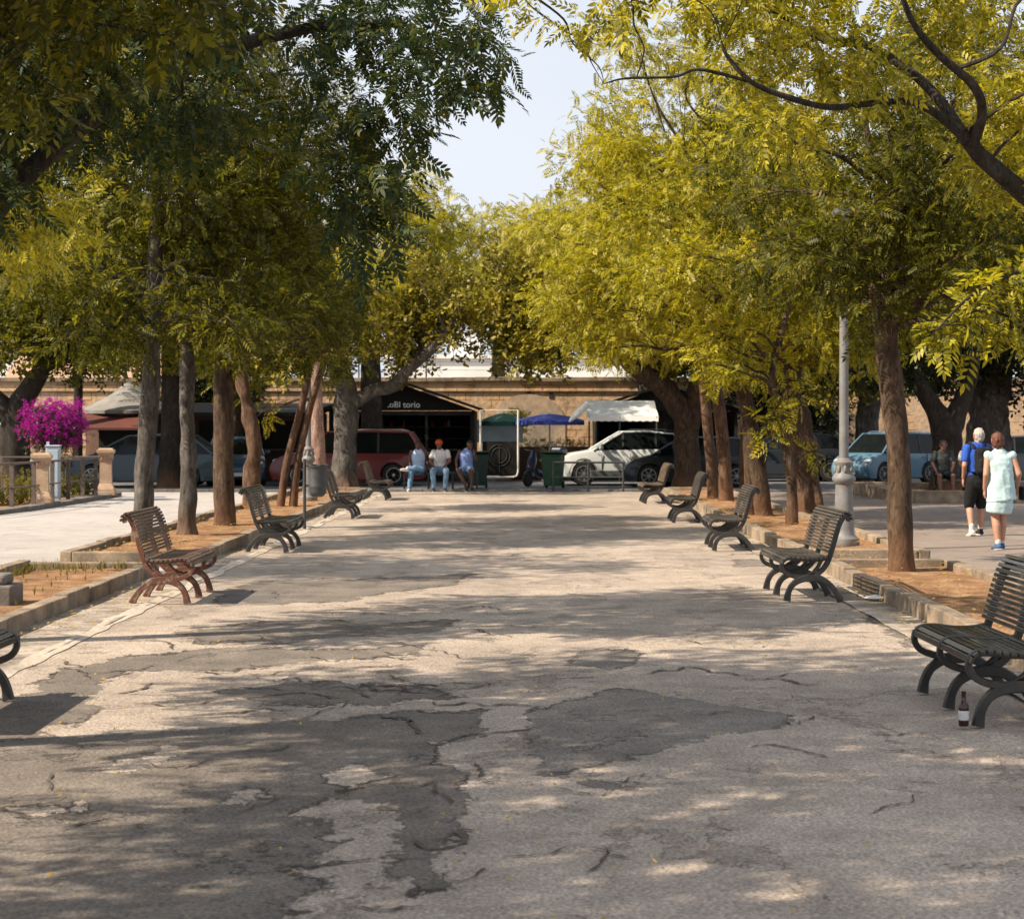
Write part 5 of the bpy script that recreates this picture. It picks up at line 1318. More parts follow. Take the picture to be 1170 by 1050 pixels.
# second kiosk, black gable, with a pale canvas awning in front of it
k2 = W(762, 0, 64.0).x
t = thing('black_kiosk', 'black gabled kiosk behind the pale awning', 'kiosk', (k2, 64.0, RZ), 0)
mb = MB(); wedge_roof(mb, -2.55, 0, 2.55, 2.30, 3.14, -.3, 4.0); mb.build('roof', M['black_roof'], t)
mb = MB(); mb.prism([Vector((-2.4, 0, 2.3)), Vector((2.4, 0, 2.3)), Vector((0, 0, 3.12))], (0, 0, 0), (0, .06, 0)); mb.box((-2.3, 1.9, 1.14), (.08, 3.9, 2.28)).box((2.3, 1.9, 1.14), (.08, 3.9, 2.28)).box((0, 3.85, 1.14), (4.5, .08, 2.28)); mb.build('wall', M['black_wood'], t)
MB().box((0, .08, .5), (4.5, .10, 1.0)).build('counter', M['black_wood'], t)
a0, a1 = W(672, 0, 61.5).x, W(752, 0, 61.5).x
t = thing('canvas_awning', 'pale grey canvas awning with white valance above the white car', 'awning', (a0, 61.4, RZ), 0)
LA = a1 - a0
mb = MB(); n_ = 16; rows = []
for i in range(7):
    f = i / 6
    rows.append(mb.add([(LA * k / n_ - (.42 * f if k == 0 else 0) * 0, 2.0 * (1 - f), 2.62 - .52 * f + .05 * math.sin(k * 1.7 + i) * math.sin(math.pi * f)) for k in range(n_ + 1)]))
for i in range(6):
    for k in range(n_): mb.face(rows[i] + k, rows[i] + k + 1, rows[i + 1] + k + 1, rows[i + 1] + k)
mb.prism([Vector((0, 0, 2.1)), Vector((0, 2.0, 2.62)), Vector((0, 2.0, 2.1))], (0, 0, 0), (.02, 0, 0))
mb.build('canopy', M['awning'], t, True, fix=False)
mb = MB(); vs = []
for k in range(41): vs += [(LA * k / 40, -.02, 2.11), (LA * k / 40, -.035, 1.92 + .03 * abs(math.sin(k * .8)))]
k = mb.add(vs)
for i in range(40): mb.face(k + 2 * i, k + 2 * i + 1, k + 2 * i + 3, k + 2 * i + 2)
mb.build('valance', M['valance'], t, fix=False)
for xx in (.03, LA * .45, LA - .05): MB().tube([(xx, 0, 0), (xx, 0, 2.1)], .028, 8).build('pole', M['steel_dark'], t, True)
MB().tube([(-.02, .2, 2.5), (-.35, -.1, 2.18), (-.62, -.3, 1.92)], [.09, .12, .03], 10, True, .2).build('folded_flap', M['valance'], t, True)

# left: round kiosks with conical canvas roofs
def cone_kiosk(label, px, Y, r, ztop, ze, mat_wall, awn=None):
    c = W(px, 0, Y)
    t = thing('round_kiosk', label, 'kiosk', (c.x, Y, RZ), 0, 'round kiosks with conical roofs')
    mb = MB(); prof = [(0.02, ztop), (r * .10, ztop - .06), (r * .35, ztop - (ztop - ze) * .42), (r * .70, ztop - (ztop - ze) * .76), (r, ze), (r, ze - .10), (r * .97, ze - .10), (.0, ze - .05)]
    mb.lathe(prof, 32); mb.build('roof', M['grey_canvas'], t, 30)
    MB().lathe([(.0, 0), (r * .86, 0), (r * .86, ze - .04), (.0, ze - .04)], 24).build('wall', M[mat_wall], t, 40)
    MB().box((0, -r * .86, 1.0), (r * .9, .12, .06)).box((0, -r * .845, 1.5), (r * .85, .06, .8)).build('hatch', M['black_wood'], t)
    if awn:
        mb = MB(); mb.prism([Vector((0, -r * .8, ze - .12)), Vector((0, -r * 1.35, ze - .55)), Vector((0, -r * 1.35, ze - .62)), Vector((0, -r * .8, ze - .2))], (-r * .75, 0, 0), (r * .55, 0, 0)); mb.build('awning', M[awn], t)
        MB().tube([(r * .52, -r * .85, ze - .3), (r * .62, -r * 1.3, ze - .75)], .03, 6).build('strut', M['white_paint'], t)
    return t
cone_kiosk('round kiosk with grey conical roof and red awning', 148, 62.5, 1.62, 3.22, 2.28, 'brown_panel', 'red_canvas')
cone_kiosk('round kiosk with grey conical roof, cut by the left edge', -28, 62.0, 1.75, 3.10, 2.22, 'black_wood')
lx = W(3, 483, 60)
t = thing('globe_lamp', 'white glass globe lamp on a thin stand at the left edge', 'lamp', (W(3, 0, 60).x, 60.0, RZ), 0)
MB().ball((0, 0, lx.z - RZ), .11, 14, 10).build('globe', M['valance'], t, True); MB().tube([(0, 0, 0), (0, 0, lx.z - RZ - .1)], .02, 8).build('stand', M['steel_dark'], t, True)
# brown stall with flat dark canopy between the left row trunks
s0 = W(285, 0, 62).x
t = thing('market_stall', 'brown timber stall with flat dark canopy behind the slim trees', 'stall', (s0, 62.5, RZ), 0)
MB().box((0, 1.2, 1.1), (4.4, 2.4, 2.2)).build('body', M['brown_panel'], t)
MB().box((0, .6, 2.34), (4.9, 4.0, .10), Matrix.Rotation(R(5), 3, 'X')).build('roof', M['black_roof'], t)
MB().tube([(-.9, -1.45, 2.12), (.2, -1.45, 2.36), (1.4, -1.45, 2.40)], .03, 6).build('edge_strip', M['lamp_grey'], t, True)
MB().box((0, -.06, 1.5), (3.4, .08, .9)).build('dark_opening_board', M['black_wood'], t)  # solid dark board standing in for a shaded opening
MB().box((.2, -.12, 1.02), (3.8, .3, .05)).build('counter', M['steel_brown'], t)

# ================================================================ OLD STONE WALL AND BUILDINGS BEHIND
t = thing('stone_wall', 'long old stone wall with flaking plaster behind the kiosks', 'wall', (0, 70.2, -.05), 0)
MB().box((0, .35, 1.72), (84, .7, 3.44)).build('wall_face', M['stonewall'], t)
mb = MB()
kk = -42
rw = random.Random(4)
while kk < 42:
    l = rw.uniform(.8, 1.3); mb.box((kk + l / 2, .30, 3.50 + rw.uniform(-.02, .02)), (l - .015, .9, .15), None, .015); kk += l
mb.build('coping', M['kerbstone'], t)
MB().box((-8, -.04, 3.12), (68, .08, .10), None, .01).build('string_course', M['stonewall'], t)
mb = MB(); pts_ = [Vector((W(560, 0, 70).x, 0, 0)), Vector((W(646, 0, 70).x, 0, 0))]
ax = (pts_[0].x + pts_[1].x) / 2; aw = (pts_[1].x - pts_[0].x) / 2
poly = [Vector((ax - aw, 0, 0)), Vector((ax + aw, 0, 0))] + [Vector((ax + aw * math.cos(a * math.pi / 14), 0, 1.95 + 1.02 * math.sin(a * math.pi / 14))) for a in range(15)]
mb.prism(poly, (0, -.03, 0), (0, .01, 0)); mb.build('blocked_arch', pmat('old_plaster', (.50, .385, .275), (.40, .30, .21), .8, rough=.95, bmp=.3, world=True, c3=(.25, .21, .17), fine=9), t)
for (px, py) in ((604, 446), (630, 452)): q = W(px, py, 70.1); MB().box((q.x, -.012, q.z + .05), (.16, .03, .22)).build('drain_hole', M['trim_black'], t)
t = thing('wire_fence', 'thin wire fence with dark posts on top of the stone wall', 'fence', (0, 70.6, 3.5), 0)
for px in (410, 487, 563, 640, 716, 790): MB().tube([(W(px, 0, 70.6).x, 0, 0), (W(px, 0, 70.6).x, 0, .95)], .03, 6).build('post', M['steel_dark'], t)
for z in (.3, .6, .9): MB().tube([(W(405, 0, 70.6).x, 0, z), (W(795, 0, 70.6).x, 0, z)], .006, 4).build('wire', M['steel_dark'], t)
wx0, wx1 = W(440, 0, 92).x, W(716, 0, 92).x
t = thing('white_house', 'plain white house beyond the stone wall', 'house', ((wx0 + wx1) / 2, 92, 0), 0)
ww = wx1 - wx0
MB().box((0, 3, 2.5), (ww, 6, 5.0)).build('wall', M['house_white'], t)
MB().box((0, 3, 5.06), (ww + .3, 6.3, .16)).build('roof', M['house_white'], t)
MB().box((-1.9, 2.6, 5.7), (1.6, 2.5, 1.3)).build('stair_house', M['house_white'], t)
hx = W(112, 0, 84).x
t = thing('tiled_house', 'pale house with terracotta tile roof behind the conical kiosk', 'house', (hx, 84, 0), 0)
MB().box((0, 3, 1.75), (8.0, 6, 3.5)).build('wall', M['limestone'], t)
mb = MB(); mb.prism([Vector((0, -.35, 3.42)), Vector((0, 3, 4.9)), Vector((0, 6.4, 3.42)), Vector((0, 6.4, 3.30)), Vector((0, -.35, 3.30))], (-4.3, 0, 0), (4.3, 0, 0)); mb.build('roof', M['roof_tile'], t)
for xx in (-2.2, .4, 2.6): MB().box((xx, -.02, 2.1), (.8, .05, 1.1)).build('window', M['car_glass'], t)
hx = W(20, 0, 100).x
t = thing('cream_house', 'cream house with white upper storey far behind the forked tree', 'house', (hx - 4, 100, 0), 0)
MB().box((0, 4, 2.9), (16, 8, 5.8)).build('wall', M['house_white'], t); MB().box((0, 4, 5.9), (16.4, 8.4, .2)).build('roof', M['limestone'], t)
for xx in (-5, -2, 1, 4): MB().box((xx, -.02, 4.2), (.9, .05, 1.2)).build('window', M['car_glass'], t)
#PART5
# ================================================================ PEOPLE
ROUGH = {'hair': (.016, 26), 'shirt': (.010, 11), 'blouse': (.012, 9), 'skirt': (.010, 10), 'trousers': (.009, 12), 'shorts': (.009, 12), 'backpack': (.010, 10), 'cap': (.004, 20)}
def remesh(mb, name, mat, voxel, parent, smooth_it=3):
    me = mb.mesh(name, M[mat], False)
    o = bpy.data.objects.new(name, me); COL.objects.link(o)
    r = o.modifiers.new('r', 'REMESH'); r.mode = 'VOXEL'; r.voxel_size = voxel
    s = o.modifiers.new('s', 'SMOOTH'); s.factor = .5; s.iterations = smooth_it
    dg = bpy.context.evaluated_depsgraph_get()
    m2 = bpy.data.meshes.new_from_object(o.evaluated_get(dg))
    bpy.data.objects.remove(o); bpy.data.meshes.remove(me)
    m2.name = name
    if name in ROUGH:
        amp, fq = ROUGH[name]
        sh = random.Random(len(bpy.data.objects)).uniform(0, 50)
        nn = [v.normal.copy() for v in m2.vertices]
        for v, n_ in zip(m2.vertices, nn):
            q = v.co * fq
            if name == 'hair': k = mnoise.noise(Vector((q.x * 1.4 + sh, q.y * 1.4, q.z * .5))) + .6 * mnoise.noise(q * 3)
            else:
                k = mnoise.noise(Vector((q.x + sh, q.y, q.z * .8 + q.x * .5))); k = (1 - abs(k) * 2.2) * .6 + .4 * mnoise.noise(q * .5)
            v.co += n_ * amp * k
    m2.polygons.foreach_set('use_smooth', [True] * len(m2.polygons))
    if not m2.materials: m2.materials.append(M[mat])
    q = bpy.data.objects.new(name, m2); link(q, parent)
    return q
def capsule(mb, p0, p1, r0, r1, flat=(1, 1), ref=None):
    p0 = Vector(p0); p1 = Vector(p1)
    d = p1 - p0; L = d.length or 1e-4; d = d / L
    pts = []; rad = []
    for a in (80, 55, 28): pts.append(p0 - d * r0 * math.sin(R(a))); rad.append(r0 * math.cos(R(a)))
    for i in range(5): f = i / 4; pts.append(p0 + d * L * f); rad.append(r0 + (r1 - r0) * f)
    for a in (28, 55, 80): pts.append(p1 + d * r1 * math.sin(R(a))); rad.append(r1 * math.cos(R(a)))
    mb.tube(pts, rad, 14, True, 0, 3, flat, ref)
def hand(mb, wrist, d, out, curl=.5, s=1.0):
    """palm, four unequal bent fingers and a thumb from the side of the palm; d = finger direction, out = back of the hand, thumb on the d x out side"""
    wrist = Vector(wrist); d = Vector(d).normalized(); out = Vector(out); out = (out - d * out.dot(d)).normalized(); side = d.cross(out)
    capsule(mb, wrist, wrist + d * .075 * s, .024 * s, .034 * s, (.55, 1.15), out)
    base = wrist + d * .085 * s
    for k, (o, l) in enumerate(((-.030, .060), (-.010, .074), (.011, .078), (.031, .070))):
        b = base + side * o * s
        d1 = (d - out * curl * .5).normalized(); d2 = (d - out * curl * 1.5).normalized(); d3 = (d - out * curl * 2.6).normalized()
        p1 = b + d1 * l * .45 * s; p2 = p1 + d2 * l * .35 * s; p3 = p2 + d3 * l * .25 * s
        capsule(mb, b, p1, .0095 * s, .009 * s); capsule(mb, p1, p2, .009 * s, .0085 * s); capsule(mb, p2, p3, .0085 * s, .0075 * s)
    t0 = wrist + d * .025 * s + side * .026 * s
    t1 = t0 + (side * .8 + d * .7 - out * .2).normalized() * .04 * s; t2 = t1 + (d * .9 + side * .2 - out * .5).normalized() * .032 * s
    capsule(mb, t0, t1, .012 * s, .0105 * s); capsule(mb, t1, t2, .0105 * s, .009 * s)
def head_geo(mb, neck, top, fwd, s=1.0):
    """skull, jaw, nose, lips, brow and ears; neck = base of the skull, returns centre"""
    up = Vector((0, 0, 1)); fwd = Vector(fwd).normalized(); rt = fwd.cross(up).normalized()
    c = Vector(top) - up * .115 * s
    mb.ball(c - fwd * .008 * s, (.078 * s, .096 * s, .112 * s) if abs(fwd.y) > .6 else (.096 * s, .078 * s, .112 * s), 18, 14)
    capsule(mb, c - up * .065 * s + fwd * .030 * s, c - up * .095 * s + fwd * .052 * s, .056 * s, .036 * s)
    capsule(mb, c + fwd * .086 * s + up * .012 * s, c + fwd * .108 * s - up * .026 * s, .009 * s, .015 * s)
    capsule(mb, c + fwd * .082 * s + up * .032 * s - rt * .035 * s, c + fwd * .082 * s + up * .032 * s + rt * .035 * s, .012 * s, .012 * s)
    capsule(mb, c + fwd * .082 * s - up * .060 * s - rt * .020 * s, c + fwd * .082 * s - up * .060 * s + rt * .020 * s, .010 * s, .010 * s)
    for sg in (-1, 1): capsule(mb, c + rt * sg * .078 * s - up * .025 * s, c + rt * sg * .086 * s + up * .02 * s - fwd * .01 * s, .011 * s, .017 * s)
    capsule(mb, neck, c - up * .06 * s - fwd * .012 * s, .062 * s, .054 * s)
    return c
def eyes(c, fwd, parent, s=1.0):
    up = Vector((0, 0, 1)); fwd = Vector(fwd).normalized(); rt = fwd.cross(up).normalized()
    for sg in (-1, 1): MB().ball(c + fwd * .083 * s + rt * sg * .032 * s + up * .008 * s, .0115 * s, 10, 8).build('eye', M['eye'], parent, True)
def mid(a, b, f): return Vector(a).lerp(Vector(b), f)
def shoe(parent, ankle, toe_dir, mat, s=1.0, sole=True):
    a = Vector(ankle); d = Vector(toe_dir).normalized(); up = Vector((0, 0, 1))
    sd = d.cross(up).normalized(); upp = sd.cross(d)
    mb = MB(); h = a - upp * .045
    capsule(mb, h - d * .035 * s, h + d * .14 * s, .045 * s, .038 * s, (.85, 1.0), upp)
    capsule(mb, a + upp * .01, h + d * .02, .045 * s, .045 * s)
    capsule(mb, h + d * .10 * s, h + d * .19 * s - upp * .008, .042 * s, .03 * s, (.7, 1.1), upp)
    o = remesh(mb, 'shoe', mat, .012, parent, 2)
    if sole:
        m2 = MB(); P = [h - d * .075 * s - upp * .033, h - d * .02 * s - upp * .035, h + d * .08 * s - upp * .036, h + d * .16 * s - upp * .036, h + d * .21 * s - upp * .03]
        m2.tube(P, [.030 * s, .044 * s, .046 * s, .044 * s, .026 * s], 12, True, 0, 3, (.28, 1.0), upp); m2.build('sole', M['white_paint'], o, True)
    return o

def walker_man():
    x = W(1118, 0, 31.0).x
    t = thing('person', 'grey haired walker in blue shirt and black shorts with dark backpack', 'person', (x, 31.0, -.012), R(8), 'couple walking along the right pavement')
    j = dict(pel=(0, 0, .90), wa=(0, .01, 1.06), ch=(0, .03, 1.27), nk=(0, .035, 1.47), top=(0.02, .06, 1.725),
             ls=(-.185, .03, 1.40), le=(-.245, -.03, 1.13), lw=(-.215, .10, .93), rs=(.185, .03, 1.40), re=(.25, -.04, 1.13), rw=(.24, .08, .92),
             lh=(-.09, 0, .88), lk=(-.115, .12, .49), la=(-.135, -.05, .085), rh=(.09, 0, .88), rk=(.10, .16, .49), ra=(.095, .16, .085))
    J = {k: Vector(v) for k, v in j.items()}
    b = MB(); fw = (-.25, 1, 0)
    c = head_geo(b, J['nk'], J['top'], fw)
    capsule(b, J['pel'], J['wa'], .135, .13, (1.15, .8), (1, 0, 0)); capsule(b, J['wa'], J['ch'], .13, .15, (1.2, .78), (1, 0, 0)); capsule(b, J['ch'], mid(J['ch'], J['nk'], .7), .15, .10, (1.25, .7), (1, 0, 0))
    for s in 'lr':
        capsule(b, J[s + 's'], J[s + 'e'], .055, .043); capsule(b, J[s + 'e'], J[s + 'w'], .042, .029)
        hand(b, J[s + 'w'], (0, .25, -1), (-1 if s == 'l' else 1, 0, 0), .35)
        capsule(b, J[s + 'h'], J[s + 'k'], .088, .058); m_ = mid(J[s + 'k'], J[s + 'a'], .3) - Vector((0, .02, 0)); capsule(b, J[s + 'k'], m_, .056, .058); capsule(b, m_, J[s + 'a'], .058, .036)
    remesh(b, 'body', 'skin', .009, t)
    h = MB(); h.ball(c + Vector((.006, -.018, .018)), (.089, .102, .108), 16, 12); h.ball(c + Vector((.005, -.055, -.03)), (.074, .06, .075), 12, 8); remesh(h, 'hair', 'hair_grey', .014, t, 2)
    s = MB(); capsule(s, J['pel'] + Vector((0, 0, .02)), J['wa'], .150, .150, (1.15, .85), (1, 0, 0)); capsule(s, J['wa'], J['ch'], .150, .168, (1.2, .8), (1, 0, 0)); capsule(s, J['ch'], mid(J['ch'], J['nk'], .72), .168, .11, (1.28, .74), (1, 0, 0))
    for q in 'lr': capsule(s, J[q + 's'], mid(J[q + 's'], J[q + 'e'], .62), .074, .070)
    remesh(s, 'shirt', 'cloth_blue', .014, t)
    p = MB(); capsule(p, J['pel'] + Vector((0, 0, .06)), J['pel'] - Vector((0, 0, .04)), .158, .165, (1.12, .86), (1, 0, 0))
    for q in 'lr': capsule(p, J[q + 'h'], mid(J[q + 'h'], J[q + 'k'], .98) - Vector((0, .01, 0)), .112, .088)
    remesh(p, 'shorts', 'cloth_black', .014, t)
    k = MB(); k.box((.02, -.19, 1.20), (.30, .17, .44), None, .07); k.box((.02, -.28, 1.12), (.22, .06, .22), None, .03)
    bp = remesh(k, 'backpack', 'cloth_black', .014, t)
    for sx_ in (-.12, .14): MB().tube(smooth_path([(sx_, -.13, 1.40), (sx_, -.02, 1.475), (sx_, .11, 1.40), (sx_ * 1.2, .16, 1.22), (sx_ * 1.3, .04, 1.06), (sx_, -.13, 1.02)], 5), .024, 8, True, 0, 3, (.5, 1.2)).build('strap', M['cloth_black'], bp, True)
    shoe(t, J['la'], (-.1, 1, -.35), 'shoe_white'); shoe(t, J['ra'], (.05, 1, .0), 'shoe_dark')
    for q in 'lr':
        so_ = MB(); capsule(so_, J[q + 'a'] + Vector((0, 0, .08)), J[q + 'a'], .043, .042); remesh(so_, 'sock', 'shoe_white', .012, t, 2)
def walker_woman():
    x = W(1143, 0, 27.5).x
    t = thing('person', 'walker with auburn hair in pale aqua sleeveless dress and blue trainers', 'person', (x, 27.5, -.012), R(6), 'couple walking along the right pavement')
    j = dict(pel=(0, 0, .86), wa=(0, .0, 1.02), ch=(0, .02, 1.22), nk=(-.005, .03, 1.405), top=(-.03, .06, 1.665),
             ls=(-.175, .02, 1.335), le=(-.225, -.04, 1.07), lw=(-.215, .05, .86), rs=(.175, .02, 1.335), re=(.245, -.07, 1.08), rw=(.275, .06, .90),
             lh=(-.085, 0, .84), lk=(-.06, .05, .45), la=(-.045, -.03, .085), rh=(.085, 0, .84), rk=(.06, .10, .46), ra=(.05, .08, .085))
    J = {k: Vector(v) for k, v in j.items()}
    b = MB(); fw = (-.2, 1, 0)
    c = head_geo(b, J['nk'], J['top'], fw, .97)
    capsule(b, J['pel'], J['wa'], .15, .135, (1.15, .85), (1, 0, 0)); capsule(b, J['wa'], J['ch'], .135, .14, (1.18, .8), (1, 0, 0)); capsule(b, J['ch'], mid(J['ch'], J['nk'], .7), .14, .09, (1.25, .7), (1, 0, 0))
    for s in 'lr':
        capsule(b, J[s + 's'], J[s + 'e'], .054, .043); capsule(b, J[s + 'e'], J[s + 'w'], .042, .027)
        hand(b, J[s + 'w'], (0.02, .15, -1), (-1 if s == 'l' else 1, 0, 0), .4, .93)
        capsule(b, J[s + 'h'], J[s + 'k'], .095, .06); m_ = mid(J[s + 'k'], J[s + 'a'], .3) - Vector((0, .02, 0)); capsule(b, J[s + 'k'], m_, .058, .060); capsule(b, m_, J[s + 'a'], .060, .037)
    remesh(b, 'body', 'skin', .009, t)
    h = MB(); h.ball(c + Vector((.0, -.015, .02)), (.092, .104, .108), 16, 12); h.ball(c + Vector((0, -.05, -.035)), (.083, .066, .08), 12, 8); remesh(h, 'hair', 'hair_auburn', .014, t, 2)
    s = MB(); s.tube([(.02, 0, .69), (.015, 0, .70), (.01, 0, .80), (0, 0, .92), (0, 0, 1.04), (0, .01, 1.14)], [.10, .196, .188, .176, .166, .16], 20, True, .10, 9, (1.10, .84), (1, 0, 0)); capsule(s, (0, .005, 1.08), J['ch'], .16, .166, (1.12, .8), (1, 0, 0)); capsule(s, J['ch'], mid(J['ch'], J['nk'], .70), .172, .105, (1.16, .76), (1, 0, 0))
    for q in 'lr': capsule(s, mid(J[q + 's'], J['ch'], .25), J[q + 's'] + Vector((0, 0, .008)), .075, .066)
    remesh(s, 'blouse', 'cloth_aqua', .013, t, 2)
    p = MB(); p.tube([(.0, 0, .86), (0, 0, .74), (-.005, .01, .62), (-.015, .02, .53), (-.015, .02, .52)], [.15, .172, .176, .17, .10], 20, True, .10, 9, (1.05, .86), (1, 0, 0))
    remesh(p, 'skirt', 'cloth_aqua', .013, t, 2)
    shoe(t, J['la'], (-.12, 1, -.12), 'shoe_blue', .95); shoe(t, J['ra'], (.06, 1, .0), 'shoe_blue', .95)
    for q in 'lr':
        so_ = MB(); capsule(so_, J[q + 'a'] + Vector((0, 0, .045)), J[q + 'a'], .042, .042); remesh(so_, 'sock', 'shoe_white', .012, t, 2)
    k = MB(); k.box((.335, .06, .80), (.05, .15, .20), None, .02); remesh(k, 'handbag', 'cloth_black', .012, t, 2)
walker_man(); walker_woman()

def seated(label, px, Y, z0, seat, J, fw, skin, top_mat, leg_mat, shoe_mat, hair_mat, group, leg_len=1.0, hat=None, sleeve=.5, rz=180, hand_dir=((0, .8, -.6), (0, .8, -.6))):
    """facing local +y; rz 180 turns the figure towards the path"""
    x = W(px, 0, Y).x
    t = thing('person', label, 'person', (x, Y, z0), R(rz), group)
    J = {k: Vector(v) for k, v in J.items()}
    b = MB(); c = head_geo(b, J['nk'], J['top'], fw)
    capsule(b, J['pel'], J['wa'], .14, .13, (1.15, .8), (1, 0, 0)); capsule(b, J['wa'], J['ch'], .13, .148, (1.2, .76), (1, 0, 0)); capsule(b, J['ch'], mid(J['ch'], J['nk'], .7), .148, .09, (1.28, .7), (1, 0, 0))
    for i, s in enumerate('lr'):
        capsule(b, J[s + 's'], J[s + 'e'], .055, .042); capsule(b, J[s + 'e'], J[s + 'w'], .041, .029)
        hand(b, J[s + 'w'], hand_dir[i], (-1 if s == 'l' else 1, .0, .6), .5)
        capsule(b, J[s + 'h'], J[s + 'k'], .088, .06); m_ = mid(J[s + 'k'], J[s + 'a'], .3) - Vector((0, .015, 0)); capsule(b, J[s + 'k'], m_, .056, .056); capsule(b, m_, J[s + 'a'], .056, .036)
    body = remesh(b, 'body', skin, .0105, t)
    eyes(c, fw, t)
    s = MB(); capsule(s, J['pel'], J['wa'], .152, .148, (1.15, .84), (1, 0, 0)); capsule(s, J['wa'], J['ch'], .148, .162, (1.2, .8), (1, 0, 0)); capsule(s, J['ch'], mid(J['ch'], J['nk'], .62), .162, .11, (1.2, .74), (1, 0, 0))
    if sleeve:
        for q in 'lr': capsule(s, J[q + 's'], mid(J[q + 's'], J[q + 'e'], sleeve), .072, .066)
    remesh(s, 'shirt', top_mat, .014, t)
    p = MB(); capsule(p, J['pel'] + Vector((-.06, 0, -.01)), J['pel'] + Vector((.06, 0, -.01)), .15, .15)
    for q in 'lr':
        if leg_len >= 1: capsule(p, J[q + 'h'], J[q + 'k'], .106, .076); capsule(p, J[q + 'k'], mid(J[q + 'k'], J[q + 'a'], .93), .074, .062)
        else: capsule(p, J[q + 'h'], mid(J[q + 'h'], J[q + 'k'], leg_len), .108, .092)
    remesh(p, 'trousers' if leg_len >= 1 else 'shorts', leg_mat, .014, t)
    f = Vector(fw).normalized()
    h = MB(); h.ball(c - f * .018 + Vector((0, 0, .022)), (.088, .100, .104) if abs(f.y) > .6 else (.100, .088, .104), 16, 12); remesh(h, 'hair', hair_mat, .014, t, 2)
    if hat:
        h = MB(); h.ball(c - f * .005 + Vector((0, 0, .045)), (.104, .112, .092), 16, 12); rt = f.cross(Vector((0, 0, 1)))
        capsule(h, c - f * .10 + Vector((0, 0, .03)) - rt * .02, c - f * .19 + Vector((0, 0, .015)), .055, .04, (.25, 1.2), (0, 0, 1)); remesh(h, 'cap', hat, .013, t, 2)
    shoe(t, J['la'], J.get('lt', Vector((-.1, 1, 0))), shoe_mat); shoe(t, J['ra'], J.get('rt', Vector((.1, 1, 0))), shoe_mat)
    return t
# local x of a figure turned by 180 degrees runs to the photo's left
GS = 'three people seated on the low rail'
Ys = 52.8
sitz = RZ
base = dict(pel=(0, 0, .60), wa=(0, -.01, .78), ch=(0, .03, .97), nk=(0, .06, 1.14), top=(0, .10, 1.39), ls=(-.19, .04, 1.07), rs=(.19, .04, 1.07), lh=(-.09, .05, .57), rh=(.09, .05, .57))
seated('seated person in pale blue vest and jeans with one ankle on the knee', 478, Ys, sitz, .5,
       dict(base, le=(-.40, .02, .96), lw=(-.58, .06, .90), re=(.25, .02, .82), rw=(.20, .20, .66), rk=(.16, .46, .57), ra=(.22, .44, .085), lk=(-.12, .46, .62), la=(.26, .50, .64), lt=(.9, .35, .1), rt=(.15, 1, 0)),
       (.35, 1, 0), 'skin_dark', 'cloth_pale_blue', 'denim', 'shoe_white', 'hair_dark', GS, 1.0, None, 0, 180, ((-1, .2, -.3), (0, .8, -.6)))
seated('seated person in white shirt, jeans and orange cap worn backwards', 503, Ys, sitz, .5,
       dict(base, nk=(.01, .10, 1.13), top=(.03, .16, 1.40), ch=(0, .07, .97), le=(-.27, .16, .83), lw=(-.14, .34, .70), re=(.27, .16, .83), rw=(.16, .34, .70), rk=(.19, .46, .58), ra=(.15, .42, .085), lk=(-.19, .46, .58), la=(-.15, .42, .085)),
       (.4, 1, -.1), 'skin_tan', 'cloth_white', 'denim_light', 'shoe_dark', 'hair_dark', GS, 1.0, 'cloth_orange', .55)
seated('seated person in blue vest and short denim shorts', 533, Ys, sitz, .5,
       dict(base, top=(-.10, .10, 1.38), nk=(-.03, .06, 1.14), re=(.29, .05, .83), rw=(.26, .20, .66), le=(-.27, .06, .86), lw=(-.22, .16, 1.02), rk=(.20, .46, .56), ra=(-.02, .40, .085), lk=(-.14, .48, .58), la=(-.16, .44, .085)),
       (-.7, 1, -.1), 'skin_dark', 'cloth_mid_blue', 'denim_light', 'shoe_dark', 'hair_dark', GS, .55, None, 0, 180, ((0, .3, 1), (0, .8, -.6)))
# black bench on the right with two seated people
bxr = W(1119, 0, 46.6).x
mbn = make_bench('black bench below the forked tree on which two people sit', (bxr + .35, 46.3, .06), R(90), 'slat_dark', 'iron', None, rnd_seed=21)
base2 = dict(pel=(0, -.10, .54), wa=(0, -.14, .72), ch=(0, -.12, .92), nk=(0, -.08, 1.10), top=(0, -.02, 1.35), ls=(-.19, -.1, 1.03), rs=(.19, -.1, 1.03), lh=(-.09, -.05, .52), rh=(.09, -.05, .52))
GB = 'people seated on the black bench'
seated('seated person in dark grey shirt and dark shorts on the black bench', 1078, 46.45, .06, .45,
       dict(base2, le=(-.26, -.02, .80), lw=(-.15, .20, .62), re=(.27, -.02, .80), rw=(.22, .22, .60), rk=(.17, .36, .50), ra=(.16, .38, .085), lk=(-.15, .36, .50), la=(-.13, .42, .085)),
       (.1, 1, -.1), 'skin_tan', 'cloth_grey', 'cloth_black', 'shoe_dark', 'hair_dark', GB, .8, None, .7)
seated('seated person in pale grey shirt on the black bench behind the walkers', 1109, 46.5, .06, .45,
       dict(base2, top=(-.02, .02, 1.32), le=(-.27, -.02, .80), lw=(-.16, .20, .62), re=(.27, -.02, .80), rw=(.18, .22, .60), rk=(.15, .36, .50), ra=(.15, .38, .085), lk=(-.15, .36, .50), la=(-.13, .42, .085)),
       (-.3, 1, -.1), 'skin_tan', 'cloth_white', 'cloth_black', 'shoe_dark', 'hair_dark', GB, 1.0, None, .6)

